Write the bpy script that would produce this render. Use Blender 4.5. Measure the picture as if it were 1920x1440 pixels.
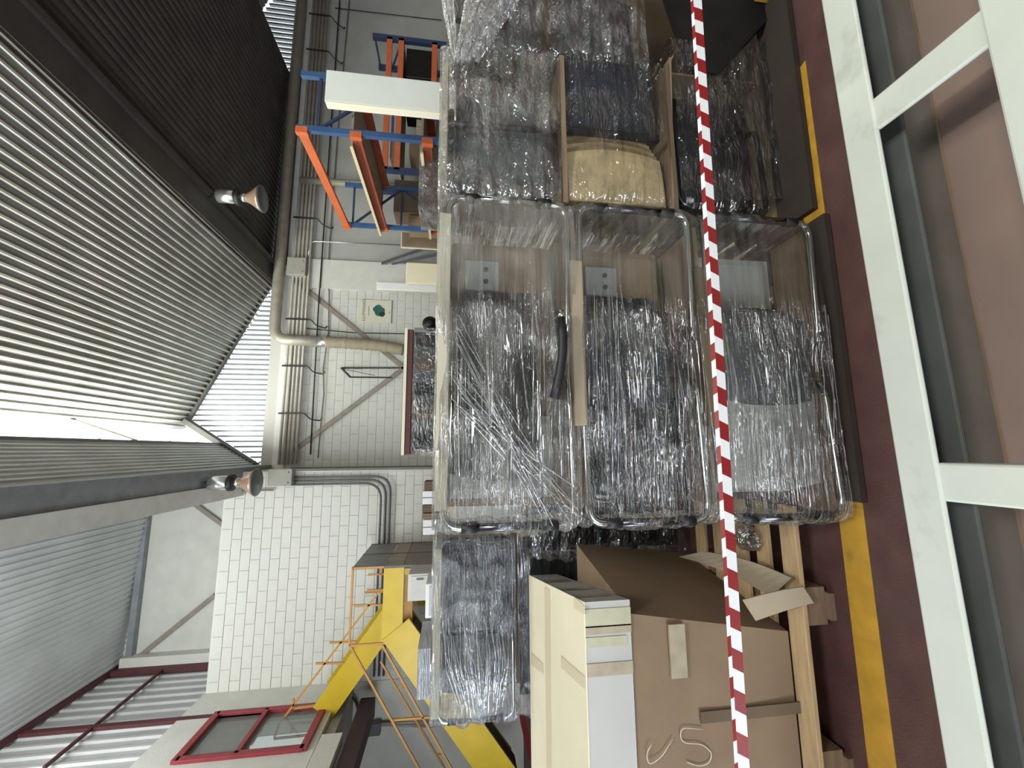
import bpy, bmesh, math, random
from mathutils import Vector, Matrix, noise
random.seed(7)
scene = bpy.context.scene
for o in list(bpy.data.objects): bpy.data.objects.remove(o)
COL = scene.collection

# ------------------------------------------------------------------ camera
F = 793.44; H = 1.5
yaw, pit, rol = math.radians(8.897), math.radians(8.022), math.radians(0.790)
cw = Vector((math.sin(yaw)*math.cos(pit), math.cos(yaw)*math.cos(pit), -math.sin(pit)))
r0 = Vector((math.cos(yaw), -math.sin(yaw), 0)); u0 = r0.cross(cw)
cr = math.cos(rol)*r0 + math.sin(rol)*u0
cu = -math.sin(rol)*r0 + math.cos(rol)*u0
CAM = Vector((0, 0, H))
cd = bpy.data.cameras.new('camera'); cam = bpy.data.objects.new('camera', cd); COL.objects.link(cam)
cd.sensor_fit = 'HORIZONTAL'; cd.sensor_width = 36; cd.lens = F/1920*36; cd.clip_start = .02
M = Matrix.Identity(4)               # the photograph is lying on its side: world up is image left
M.col[0][:3] = -cu; M.col[1][:3] = cr; M.col[2][:3] = -cw; M.col[3][:3] = CAM
cam.matrix_world = M
scene.camera = cam

# ------------------------------------------------------------------ world, lights, exposure
wd = bpy.data.worlds.new('world'); scene.world = wd; wd.use_nodes = True
bgn = wd.node_tree.nodes['Background']; bgn.inputs[0].default_value = (.93, .97, 1, 1); bgn.inputs[1].default_value = 2.2
scene.view_settings.view_transform = 'Standard'; scene.view_settings.look = 'None'
scene.view_settings.gamma = 1; scene.view_settings.use_curve_mapping = False
scene.view_settings.exposure = 0.0
try:                                   # keep the light paths short: interior with many film layers
    cy_ = scene.cycles; cy_.max_bounces = 6; cy_.diffuse_bounces = 3; cy_.glossy_bounces = 3; cy_.transmission_bounces = 4; cy_.transparent_max_bounces = 8
except Exception: pass

def area(name, loc, direction, sx, sy, power, col):
    l = bpy.data.lights.new(name, 'AREA'); l.shape = 'RECTANGLE'; l.size = sx; l.size_y = sy
    l.energy = power; l.color = col
    o = bpy.data.objects.new(name, l); COL.objects.link(o); o.location = loc
    o.rotation_euler = Vector(direction).to_track_quat('-Z', 'Y').to_euler()
    return o
# daylight through the north-light glazing of the roof monitor (runs along Y)
area('skylight_glazing_light', (.24, 2.6, 7.15), (.94, 0, -.343), 15.0, .95, 1000, (1, .99, .94))
# skylight of the left bay, nearer than the frame shows
area('left_bay_skylight', (-2.8, 5.6, 7.85), (0, .9, -1), 2.6, 2.6, 290, (.98, 1, .98))
# open loading door behind the photographer, left
area('loading_door_light', (-3.9, -4.7, 1.9), (.30, 1, .0), 2.6, 2.8, 290, (.86, .93, 1))
# daylight through the side door in the far left wall
area('side_door_light', (-6.1, 1.4, 1.75), (1, .12, 0), 3.0, 3.2, 210, (.80, .90, 1))
# added lamp above and behind the photographer, for film glints and bright tops
area('rear_glint_light', (1.0, -2.6, 6.3), (-.15, .65, -1), 1.5, 1.2, 190, (1, .98, .92))

# ------------------------------------------------------------------ pixel -> place (1920x1440 frame)
def W(x, y, X=None, Y=None, Z=None):
    d = cr*((1440-y)-720)/F - cu*(x-960)/F + cw
    t = X/d.x if X is not None else Y/d.y if Y is not None else (Z-H)/d.z
    return CAM + d*t

# ------------------------------------------------------------------ materials
MATS = {}
def mat(name, col, rough=.6, metal=0, var=0, vscale=6, bump=0, bscale=60, dirt=None, dscale=2.5, damt=.5, spec=None, stretch=None):
    if name in MATS: return MATS[name]
    m = bpy.data.materials.new(name); m.use_nodes = True
    nt = m.node_tree; b = nt.nodes['Principled BSDF']
    b.inputs['Base Color'].default_value = (*col, 1); b.inputs['Roughness'].default_value = rough; b.inputs['Metallic'].default_value = metal
    if spec is not None: b.inputs['Specular IOR Level'].default_value = spec
    tc = nt.nodes.new('ShaderNodeTexCoord'); src = tc.outputs['Object']
    if stretch:
        mp = nt.nodes.new('ShaderNodeMapping'); mp.inputs['Scale'].default_value = stretch
        nt.links.new(src, mp.inputs['Vector']); src = mp.outputs[0]
    last = None
    if var:
        n = nt.nodes.new('ShaderNodeTexNoise'); n.inputs['Scale'].default_value = vscale; n.inputs['Detail'].default_value = 5
        nt.links.new(src, n.inputs['Vector'])
        r = nt.nodes.new('ShaderNodeValToRGB'); r.color_ramp.elements[0].position = .3; r.color_ramp.elements[1].position = .7
        r.color_ramp.elements[0].color = (*[c*(1-var) for c in col], 1); r.color_ramp.elements[1].color = (*[min(1, c*(1+var*.6)) for c in col], 1)
        nt.links.new(n.outputs['Fac'], r.inputs[0]); last = r.outputs[0]
    if dirt:
        n = nt.nodes.new('ShaderNodeTexNoise'); n.inputs['Scale'].default_value = dscale; n.inputs['Detail'].default_value = 8; n.inputs['Roughness'].default_value = .65
        nt.links.new(src, n.inputs['Vector'])
        r = nt.nodes.new('ShaderNodeValToRGB'); r.color_ramp.elements[0].position = .55; r.color_ramp.elements[1].position = .75
        r.color_ramp.elements[1].color = (damt, damt, damt, 1); r.color_ramp.elements[0].color = (0, 0, 0, 1)
        nt.links.new(n.outputs['Fac'], r.inputs[0])
        mx = nt.nodes.new('ShaderNodeMix'); mx.data_type = 'RGBA'
        nt.links.new(r.outputs[0], mx.inputs[0])
        if last: nt.links.new(last, mx.inputs[6])
        else: mx.inputs[6].default_value = (*col, 1)
        mx.inputs[7].default_value = (*dirt, 1); last = mx.outputs[2]
    if last: nt.links.new(last, b.inputs['Base Color'])
    if bump:
        n = nt.nodes.new('ShaderNodeTexNoise'); n.inputs['Scale'].default_value = bscale; n.inputs['Detail'].default_value = 4
        nt.links.new(src, n.inputs['Vector'])
        bp = nt.nodes.new('ShaderNodeBump'); bp.inputs['Strength'].default_value = bump; bp.inputs['Distance'].default_value = .01
        nt.links.new(n.outputs['Fac'], bp.inputs['Height']); nt.links.new(bp.outputs[0], b.inputs['Normal'])
    MATS[name] = m; return m

def film(name, haze=.10, streak=.5, tint=(.93, .94, .93), scale=(1.0, 1.0, 34), cloud=.15, white=(.72, .73, .70), gloss=.35, rough=.045, bump=.9, lo=.56, hi=.74, fine=5, thin=None):
    if name in MATS: return MATS[name]
    m = bpy.data.materials.new(name); m.use_nodes = True; nt = m.node_tree; N = nt.nodes; Lk = nt.links
    N.remove(N['Principled BSDF']); out = N['Material Output']
    tc = N.new('ShaderNodeTexCoord'); mp = N.new('ShaderNodeMapping'); mp.inputs['Scale'].default_value = scale
    Lk.new(tc.outputs['Object'], mp.inputs['Vector'])
    s = N.new('ShaderNodeTexNoise'); s.inputs['Scale'].default_value = 2.2; s.inputs['Detail'].default_value = 3; s.inputs['Distortion'].default_value = .35; s.inputs['Roughness'].default_value = .6
    Lk.new(mp.outputs[0], s.inputs['Vector'])
    rs = N.new('ShaderNodeMapRange'); rs.inputs[1].default_value = lo; rs.inputs[2].default_value = hi; rs.inputs[3].default_value = 0; rs.inputs[4].default_value = streak
    Lk.new(s.outputs['Fac'], rs.inputs[0])
    c = N.new('ShaderNodeTexNoise'); c.inputs['Scale'].default_value = 4.5; c.inputs['Detail'].default_value = 2; c.inputs['Distortion'].default_value = .8
    Lk.new(tc.outputs['Object'], c.inputs['Vector'])
    rc = N.new('ShaderNodeMapRange'); rc.inputs[1].default_value = .4; rc.inputs[2].default_value = .72; rc.inputs[3].default_value = haze; rc.inputs[4].default_value = haze+cloud
    Lk.new(c.outputs['Fac'], rc.inputs[0])
    ad = N.new('ShaderNodeMath'); ad.operation = 'ADD'; ad.use_clamp = True
    Lk.new(rs.outputs[0], ad.inputs[0]); Lk.new(rc.outputs[0], ad.inputs[1])
    mf = N.new('ShaderNodeMapping'); mf.inputs['Scale'].default_value = (scale[0]**.5*2, scale[1]**.5*2, scale[2]**.5*2); Lk.new(tc.outputs['Object'], mf.inputs['Vector'])
    f = N.new('ShaderNodeTexNoise'); f.inputs['Scale'].default_value = fine; f.inputs['Detail'].default_value = 2; f.inputs['Distortion'].default_value = .3
    Lk.new(mf.outputs[0], f.inputs['Vector'])
    h = N.new('ShaderNodeMath'); h.operation = 'MULTIPLY_ADD'; h.inputs[1].default_value = .55
    Lk.new(f.outputs['Fac'], h.inputs[0]); Lk.new(s.outputs['Fac'], h.inputs[2])
    bp = N.new('ShaderNodeBump'); bp.inputs['Strength'].default_value = bump; bp.inputs['Distance'].default_value = .07
    Lk.new(h.outputs[0], bp.inputs['Height'])
    if thin:                       # the wrap has fewer layers beyond this X: less streak, less relief, less gloss
        sx_ = N.new('ShaderNodeSeparateXYZ'); Lk.new(tc.outputs['Object'], sx_.inputs[0])
        mk_ = N.new('ShaderNodeMapRange'); mk_.inputs[1].default_value = thin[0]; mk_.inputs[2].default_value = thin[1]; mk_.inputs[3].default_value = 1; mk_.inputs[4].default_value = thin[2]
        Lk.new(sx_.outputs['X'], mk_.inputs[0])
        for nd, k_ in ((rs, 4), (bp, 'Strength')):
            mm_ = N.new('ShaderNodeMath'); mm_.operation = 'MULTIPLY'; mm_.inputs[1].default_value = nd.inputs[k_].default_value
            Lk.new(mk_.outputs[0], mm_.inputs[0]); Lk.new(mm_.outputs[0], nd.inputs[k_])
    tr = N.new('ShaderNodeBsdfTransparent'); tr.inputs[0].default_value = (*tint, 1)
    df = N.new('ShaderNodeBsdfDiffuse'); df.inputs[0].default_value = (*white, 1)
    tl = N.new('ShaderNodeBsdfTranslucent'); tl.inputs[0].default_value = (*white, 1)
    gl = N.new('ShaderNodeBsdfGlossy'); gl.inputs[0].default_value = (.95, .96, 1, 1); gl.inputs[1].default_value = rough
    Lk.new(bp.outputs[0], gl.inputs['Normal']); Lk.new(bp.outputs[0], df.inputs['Normal'])
    m1 = N.new('ShaderNodeMixShader'); m1.inputs[0].default_value = .3
    Lk.new(df.outputs[0], m1.inputs[1]); Lk.new(tl.outputs[0], m1.inputs[2])
    m2 = N.new('ShaderNodeMixShader'); Lk.new(ad.outputs[0], m2.inputs[0]); Lk.new(tr.outputs[0], m2.inputs[1]); Lk.new(m1.outputs[0], m2.inputs[2])
    fr = N.new('ShaderNodeFresnel'); fr.inputs[0].default_value = 1.5; Lk.new(bp.outputs[0], fr.inputs['Normal'])
    fm = N.new('ShaderNodeMath'); fm.operation = 'MULTIPLY_ADD'; fm.inputs[1].default_value = .5; fm.use_clamp = True
    Lk.new(fr.outputs[0], fm.inputs[0])
    rg = N.new('ShaderNodeMapRange'); rg.inputs[1].default_value = .38; rg.inputs[2].default_value = .66; rg.inputs[3].default_value = gloss*.12; rg.inputs[4].default_value = gloss*.75
    Lk.new(c.outputs['Fac'], rg.inputs[0]); Lk.new(rg.outputs[0], fm.inputs[2])
    if thin:
        mm_ = N.new('ShaderNodeMath'); mm_.operation = 'MULTIPLY'; mm_.inputs[1].default_value = gloss*.75; Lk.new(mk_.outputs[0], mm_.inputs[0]); Lk.new(mm_.outputs[0], rg.inputs[4])
    m3 = N.new('ShaderNodeMixShader'); Lk.new(fm.outputs[0], m3.inputs[0]); Lk.new(m2.outputs[0], m3.inputs[1]); Lk.new(gl.outputs[0], m3.inputs[2])
    Lk.new(m3.outputs[0], out.inputs[0])
    MATS[name] = m; return m

def translucent(name, col, fac=.85):
    m = bpy.data.materials.new(name); m.use_nodes = True; nt = m.node_tree; nt.nodes.remove(nt.nodes['Principled BSDF'])
    t = nt.nodes.new('ShaderNodeBsdfTranslucent'); t.inputs[0].default_value = (*col, 1)
    d = nt.nodes.new('ShaderNodeBsdfDiffuse'); d.inputs[0].default_value = (*col, 1)
    x = nt.nodes.new('ShaderNodeMixShader'); x.inputs[0].default_value = fac
    nt.links.new(d.outputs[0], x.inputs[1]); nt.links.new(t.outputs[0], x.inputs[2]); nt.links.new(x.outputs[0], nt.nodes['Material Output'].inputs[0])
    MATS[name] = m; return m

def clearpane(name, col=(.9, .95, .95), refl=.12, op=0.0, dcol=(.3, .32, .32)):
    m = bpy.data.materials.new(name); m.use_nodes = True; nt = m.node_tree; nt.nodes.remove(nt.nodes['Principled BSDF'])
    t = nt.nodes.new('ShaderNodeBsdfTransparent'); t.inputs[0].default_value = (*col, 1)
    g = nt.nodes.new('ShaderNodeBsdfGlossy'); g.inputs[1].default_value = .05
    d = nt.nodes.new('ShaderNodeBsdfDiffuse'); d.inputs[0].default_value = (*dcol, 1)
    x0 = nt.nodes.new('ShaderNodeMixShader'); x0.inputs[0].default_value = op
    nt.links.new(t.outputs[0], x0.inputs[1]); nt.links.new(d.outputs[0], x0.inputs[2])
    x = nt.nodes.new('ShaderNodeMixShader'); x.inputs[0].default_value = refl
    nt.links.new(x0.outputs[0], x.inputs[1]); nt.links.new(g.outputs[0], x.inputs[2]); nt.links.new(x.outputs[0], nt.nodes['Material Output'].inputs[0])
    MATS[name] = m; return m

def stripe(name, a, b, period, slope, phase):
    m = bpy.data.materials.new(name); m.use_nodes = True; nt = m.node_tree; N = nt.nodes; Lk = nt.links; P = N['Principled BSDF']
    tc = N.new('ShaderNodeTexCoord'); sp = N.new('ShaderNodeSeparateXYZ'); Lk.new(tc.outputs['Object'], sp.inputs[0])
    k = N.new('ShaderNodeMath'); k.operation = 'MULTIPLY_ADD'; k.inputs[1].default_value = slope; Lk.new(sp.outputs['Z'], k.inputs[0]); Lk.new(sp.outputs['X'], k.inputs[2])
    d = N.new('ShaderNodeMath'); d.operation = 'MULTIPLY_ADD'; d.inputs[1].default_value = 1/period; d.inputs[2].default_value = phase+50; Lk.new(k.outputs[0], d.inputs[0])
    f = N.new('ShaderNodeMath'); f.operation = 'FRACT'; Lk.new(d.outputs[0], f.inputs[0])
    g = N.new('ShaderNodeMath'); g.operation = 'GREATER_THAN'; g.inputs[1].default_value = .5; Lk.new(f.outputs[0], g.inputs[0])
    mx = N.new('ShaderNodeMix'); mx.data_type = 'RGBA'; mx.inputs[6].default_value = (*a, 1); mx.inputs[7].default_value = (*b, 1)
    Lk.new(g.outputs[0], mx.inputs[0]); Lk.new(mx.outputs[2], P.inputs['Base Color']); P.inputs['Roughness'].default_value = .35
    MATS[name] = m; return m

mat('floor_paint', (.105, .048, .042), .55, var=.25, vscale=9, bump=.15, bscale=90, dirt=(.06, .045, .04), dscale=3, damt=.6)
mat('yellow_paint', (.56, .31, .03), .6, var=.15, vscale=14, dirt=(.2, .11, .02), dscale=11, damt=.7)
mat('white_block', (.66, .66, .60), .8, var=.06, vscale=3, bump=.2, bscale=40)
mat('white_block_b', (.60, .60, .55), .8, var=.08, vscale=3, bump=.2, bscale=40)
mat('mortar', (.52, .51, .47), .9)
mat('grey_wall', (.42, .42, .39), .85, var=.1, vscale=2, bump=.2, bscale=30)
mat('pilaster', (.62, .61, .56), .8, var=.05)
mat('roof_sheet', (.33, .325, .30), .40, metal=.35, var=.2, vscale=2.5)
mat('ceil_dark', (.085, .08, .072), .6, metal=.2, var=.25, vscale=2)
mat('ceil_left', (.62, .65, .66), .5, metal=.1, var=.12, vscale=1.5)
mat('siding', (.50, .51, .50), .6, var=.12, vscale=2)
mat('gutter', (.26, .28, .30), .5, metal=.3, var=.2, vscale=5)
mat('sill', (.66, .67, .64), .5, var=.1)
mat('red_steel', (.30, .035, .045), .5, var=.2, vscale=8)
mat('dark_red', (.10, .025, .03), .6, var=.2)
mat('yellow_steel', (.64, .45, .03), .34, var=.08, vscale=4)
mat('orange_steel', (.55, .28, .07), .5, var=.1)
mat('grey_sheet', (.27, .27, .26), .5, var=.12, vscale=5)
mat('olive_sheet', (.34, .30, .19), .5, var=.15)
mat('brown_sheet', (.27, .22, .18), .6, var=.12)
mat('black', (.012, .012, .014), .5)
mat('black_gloss', (.012, .013, .016), .16)
mat('black_fabric', (.018, .019, .023), .75, bump=.3, bscale=220)
mat('navy_fabric', (.03, .036, .05), .8, bump=.3, bscale=220)
mat('grey_fabric', (.10, .11, .115), .8, bump=.2, bscale=120)
mat('lightgrey_foam', (.42, .42, .39), .8, var=.06)
mat('chrome', (.62, .62, .60), .12, metal=1)
mat('dark_chrome', (.16, .16, .18), .22, metal=1)
mat('steel_plate', (.42, .44, .43), .4, metal=.4)
mat('cardboard', (.25, .175, .11), .85, var=.12, vscale=5, bump=.08, bscale=140, stretch=(1, 1, 1))
mat('lid_cream', (.54, .50, .39), .8, var=.1, vscale=6)
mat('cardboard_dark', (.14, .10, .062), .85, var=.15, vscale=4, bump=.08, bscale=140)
mat('cardboard_pale', (.34, .28, .195), .85, var=.1, vscale=5)
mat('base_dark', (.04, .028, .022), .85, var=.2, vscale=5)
mat('cream', (.86, .78, .57), .75, var=.05, vscale=3)
mat('box_white', (.52, .52, .50), .8, var=.05, vscale=4)
mat('parcel_tape', (.42, .36, .26), .3, var=.15, vscale=20)
mat('parcel_tape_clear', (.52, .50, .36), .3, var=.1, vscale=20)
mat('lid_tape', (.74, .64, .44), .5)
mat('chalk', (.66, .60, .52), .9)
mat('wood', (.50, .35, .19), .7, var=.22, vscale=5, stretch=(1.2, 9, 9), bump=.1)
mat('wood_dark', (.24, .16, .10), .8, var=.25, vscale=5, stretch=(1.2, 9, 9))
mat('plywood', (.66, .52, .30), .5, var=.1, vscale=4, stretch=(8, 1, 1))
mat('ply_edge', (.36, .24, .12), .7, var=.2, vscale=9)
mat('white_frame', (.60, .63, .56), .5, var=.06, vscale=4, dirt=(.25, .24, .20), dscale=5, damt=.55)
mat('frame_web_shaded', (.10, .105, .10), .7, var=.2, vscale=6)  # shade of the recess put into the colour of web and lower flange
mat('plank_grey', (.15, .125, .105), .85, var=.15, vscale=5)
mat('plank_pink', (.27, .19, .155), .8, var=.12, vscale=4)
mat('rack_blue', (.035, .085, .20), .45, var=.15)
mat('rack_navy', (.02, .035, .09), .45)
mat('rack_orange', (.55, .12, .035), .45, var=.12)
mat('rack_rust', (.27, .055, .025), .5, var=.15)
mat('shelf_board', (.30, .26, .20), .7, var=.1)
mat('shelf_edge', (.62, .52, .34), .7)
mat('white_panel', (.72, .75, .69), .5, var=.03)
mat('panel_edge', (.78, .73, .58), .6)
mat('conduit', (.40, .37, .32), .5, metal=.2, var=.15, vscale=5)
mat('conduit_dark', (.13, .13, .135), .5, metal=.3)
mat('duct', (.42, .39, .32), .45, metal=.3, var=.15)
mat('hose', (.30, .25, .18), .7, var=.12, vscale=8)
mat('jbox', (.34, .34, .29), .6, var=.05)
mat('wire', (.03, .028, .026), .6)
mat('cable', (.16, .14, .12), .7)
mat('brace', (.27, .23, .19), .6, var=.2)
mat('aluminium', (.85, .85, .84), .25, metal=.9)
mat('copper_glass', (.50, .34, .24), .25, metal=.4)
mat('lens', (.10, .11, .105), .3)
mat('poster_paper', (.62, .60, .48), .8)
mat('poster_green', (.03, .12, .095), .7, var=.3, vscale=4)
mat('poster_black', (.01, .03, .025), .7)
mat('ink', (.14, .14, .11), .8)
mat('maroon_wrap', (.10, .035, .03), .6)
mat('brown_wrap', (.15, .10, .085), .35, var=.2, vscale=6)
mat('glass_grey', (.30, .32, .30), .12)
mat('white_box', (.78, .79, .78), .6)
mat('dark_board', (.014, .013, .013), .85, var=.3, spec=.15)
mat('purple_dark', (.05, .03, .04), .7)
film('film_clear', haze=.02, streak=.42, cloud=.10, thin=(.17, .25, .22))
film('film_top', haze=.06, streak=.42, cloud=.30, white=(.74, .74, .69), thin=(.17, .25, .3))
film('film_low', haze=.02, streak=.42, cloud=.08, thin=(.17, .25, .22))
film('film_grey', haze=.06, streak=.22, cloud=.30, scale=(3, 3, 5), bump=.7, white=(.66, .65, .60))
film('film_dark', haze=.01, streak=.12, cloud=.08, scale=(2, 2, 8), white=(.35, .35, .33), gloss=.22, bump=.7)
film('film_left', haze=.06, streak=.5, cloud=.25, white=(.78, .85, .95))
film('film_box', haze=.55, streak=.5, cloud=.3, white=(.90, .94, 1.0), rough=.15, gloss=.6)
film('film_milky', haze=.55, streak=.35, cloud=.35, white=(.90, .88, .77), scale=(9, 9, 2.0))
film('film_strand', haze=.35, streak=.4, cloud=.3, white=(.85, .86, .84), gloss=.9)
translucent('gable_sheet', (.93, .95, .92))
clearpane('glazing', (.97, .99, .97), .04)
clearpane('window_glass', (.75, .8, .78), .10, .45, (.33, .35, .33))

# ------------------------------------------------------------------ mesh helpers
def tag(o, label=None, cat=None, group=None, kind=None):
    if label: o['label'] = label
    if cat: o['category'] = cat
    if group: o['group'] = group
    if kind: o['kind'] = kind
    return o
def empty(name, loc, label=None, cat=None, group=None, kind=None):
    o = bpy.data.objects.new(name, None); COL.objects.link(o); o.location = loc; o.empty_display_size = .1
    return tag(o, label, cat, group, kind)
def ploc(p):
    v = Vector((0, 0, 0))
    while p is not None: v = v + Vector(p.location); p = p.parent
    return v
def mk(name, verts, faces, material, parent=None, smooth=False, origin=None):
    """world-space verts -> object; origin at the parent or at the base of the thing"""
    V = [Vector(v) for v in verts]
    if parent is None:
        if origin is None:
            xs = [v.x for v in V]; ys = [v.y for v in V]; zs = [v.z for v in V]
            origin = Vector(((min(xs)+max(xs))/2, (min(ys)+max(ys))/2, min(zs)))
        base = Vector(origin); loc = base
    else:
        base = ploc(parent); loc = Vector((0, 0, 0))
    me = bpy.data.meshes.new(name)
    me.from_pydata([tuple(v-base) for v in V], [], faces)
    mats = material if isinstance(material, (list, tuple)) else [material]
    for mm in mats: me.materials.append(MATS[mm])
    if smooth:
        for p in me.polygons: p.use_smooth = True
    o = bpy.data.objects.new(name, me); COL.objects.link(o); o.location = loc
    if parent is not None: o.parent = parent
    return o
BF = [(0, 3, 2, 1), (4, 5, 6, 7), (0, 1, 5, 4), (1, 2, 6, 5), (2, 3, 7, 6), (3, 0, 4, 7)]
def bxv(a, b):
    x0, y0, z0 = [min(p, q) for p, q in zip(a, b)]; x1, y1, z1 = [max(p, q) for p, q in zip(a, b)]
    return [(x0, y0, z0), (x1, y0, z0), (x1, y1, z0), (x0, y1, z0), (x0, y0, z1), (x1, y0, z1), (x1, y1, z1), (x0, y1, z1)]
def box(name, a, b, material, parent=None, bevel=0):
    v, f = bxv(a, b), BF
    if bevel:
        bm = bmesh.new(); vs = [bm.verts.new(p) for p in v]
        for q in f: bm.faces.new([vs[i] for i in q])
        bmesh.ops.bevel(bm, geom=list(bm.edges), offset=bevel, segments=2, affect='EDGES', profile=.5)
        bm.verts.index_update(); v = [tuple(p.co) for p in bm.verts]; f = [[q.index for q in p.verts] for p in bm.faces]; bm.free()
    return mk(name, v, f, material, parent)
def join(parts):
    V, Fc = [], []
    for v, f in parts:
        n = len(V); V += [Vector(p) for p in v]; Fc += [tuple(i+n for i in q) for q in f]
    return V, Fc
def barv(p, q, w, h, up=(0, 0, 1)):
    p, q = Vector(p), Vector(q); d = (q-p).normalized(); up = Vector(up)
    if abs(d.dot(up)) > .98: up = Vector((0, 1, 0)) if abs(d.y) < .9 else Vector((1, 0, 0))
    s = d.cross(up).normalized(); t = s.cross(d).normalized()
    c = [(-1, -1), (1, -1), (1, 1), (-1, 1)]
    v = [p+s*(a*w/2)+t*(b*h/2) for a, b in c]+[q+s*(a*w/2)+t*(b*h/2) for a, b in c]
    return v, [(0, 1, 2, 3), (7, 6, 5, 4), (0, 4, 5, 1), (1, 5, 6, 2), (2, 6, 7, 3), (3, 7, 4, 0)]
def bar(name, p, q, w, h, material, parent=None, up=(0, 0, 1)):
    v, f = barv(p, q, w, h, up); return mk(name, v, f, material, parent)
def rounded(pts, r, n=5):
    pts = [Vector(p) for p in pts]; out = [pts[0]]
    for a, b, c in zip(pts, pts[1:], pts[2:]):
        d1 = (a-b); d2 = (c-b); l = min(r, d1.length*.49, d2.length*.49)
        p1 = b+d1.normalized()*l; p2 = b+d2.normalized()*l
        for i in range(n+1):
            t = i/n; out.append(p1*(1-t)**2+b*2*t*(1-t)+p2*t*t)
    out.append(pts[-1]); return out
def tubev(pts, r, n=8, cap=True):
    pts = [Vector(p) for p in pts]; V, Fc = [], []
    rs = r if isinstance(r, (list, tuple)) else [r]*len(pts)
    up = None
    for i, p in enumerate(pts):
        d = (pts[min(i+1, len(pts)-1)]-pts[max(i-1, 0)]).normalized()
        if up is None:
            up = Vector((0, 0, 1)) if abs(d.z) < .9 else Vector((0, 1, 0))
        s = d.cross(up).normalized(); up = s.cross(d).normalized()
        for k in range(n):
            a = 2*math.pi*k/n; V.append(p+(s*math.cos(a)+up*math.sin(a))*rs[i])
    for i in range(len(pts)-1):
        for k in range(n):
            Fc.append((i*n+k, i*n+(k+1) % n, (i+1)*n+(k+1) % n, (i+1)*n+k))
    if cap: Fc.append(tuple(range(n-1, -1, -1))); Fc.append(tuple((len(pts)-1)*n+k for k in range(n)))
    return V, Fc
def tube(name, pts, r, material, parent=None, n=8):
    v, f = tubev(pts, r, n); o = mk(name, v, f, material, parent, smooth=True)
    return o
def lathe(name, prof, c, axis, material, parent=None, n=20):
    """prof: list of (t, r) along axis from point c"""
    a = Vector(axis).normalized(); s = a.orthogonal().normalized(); t = a.cross(s); c = Vector(c); V, Fc = [], []
    for d, r in prof:
        for k in range(n):
            g = 2*math.pi*k/n; V.append(c+a*d+(s*math.cos(g)+t*math.sin(g))*r)
    for i in range(len(prof)-1):
        for k in range(n): Fc.append((i*n+k, i*n+(k+1) % n, (i+1)*n+(k+1) % n, (i+1)*n+k))
    Fc.append(tuple(range(n-1, -1, -1))); Fc.append(tuple((len(prof)-1)*n+k for k in range(n)))
    return mk(name, V, Fc, material, parent, smooth=True)
def prism(name, poly, off, material, parent=None):
    """planar polygon (world points) extruded by off"""
    off = Vector(off); n = len(poly); V = [Vector(p) for p in poly]+[Vector(p)+off for p in poly]
    Fc = [tuple(range(n)), tuple(range(2*n-1, n-1, -1))]+[(i, i+n, (i+1) % n+n, (i+1) % n) for i in range(n)]
    return mk(name, V, Fc, material, parent)
def ribsheet(name, A, B, y0, y1, pitch, depth, inward, material, kind='structure', duty=.34, prof=None):
    """trapezoidal sheet: cross-section runs from A to B in XZ, ribs run along Y"""
    A, B = Vector((A[0], 0, A[1])), Vector((B[0], 0, B[1])); L = (B-A).length; d = (B-A)/L; n = Vector((inward[0], 0, inward[1])).normalized()
    pts = []; k = int(L/pitch)
    for i in range(k):
        s = i*pitch
        for t, h in (prof or ((0, 0), (1-duty-.18, 0), (1-duty-.06, 1), (.94, 1))):
            pts.append(A+d*(s+t*pitch)+n*(h*depth))
    pts.append(B); V = []; Fc = []
    for p in pts: V += [(p.x, y0, p.z), (p.x, y1, p.z)]
    for i in range(len(pts)-1): Fc.append((2*i, 2*i+1, 2*i+3, 2*i+2))
    o = mk(name, V, Fc, material); tag(o, kind=kind); return o
def fill_copy(src, parent):
    c = src.copy(); COL.objects.link(c); c.parent = parent; return c

# ================================================================== THE BUILDING
YB = 10.7          # back wall
YK = 9.3           # front of the white block room
floor = box('floor', (-9, -5, -.1), (15, 14, 0), 'floor_paint'); tag(floor, kind='structure')
# yellow safety line painted on the floor
mk('yellow_line', [(-3.2, 1.415, .002), (1.66, 1.405, .002), (1.64, 1.506, .002), (-3.2, 1.527, .002), (-3.2, 1.415, .0), (1.66, 1.405, .0), (1.64, 1.506, .0), (-3.2, 1.527, .0)], [(0, 1, 2, 3), (4, 7, 6, 5), (0, 4, 5, 1), (1, 5, 6, 2), (2, 6, 7, 3), (3, 7, 4, 0)], 'yellow_paint', floor)

wallb = empty('wall_back', (0, YB, 0), kind='structure')
ZC = 5.88
mk('wall_face', bxv((-6, YB+.012, 0), (4.8, YB+.25, ZC)), BF, 'mortar', wallb)
mk('wall_face', bxv((4.8, YB, 0), (15, YB+.25, ZC)), BF, 'grey_wall', wallb)
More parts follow.
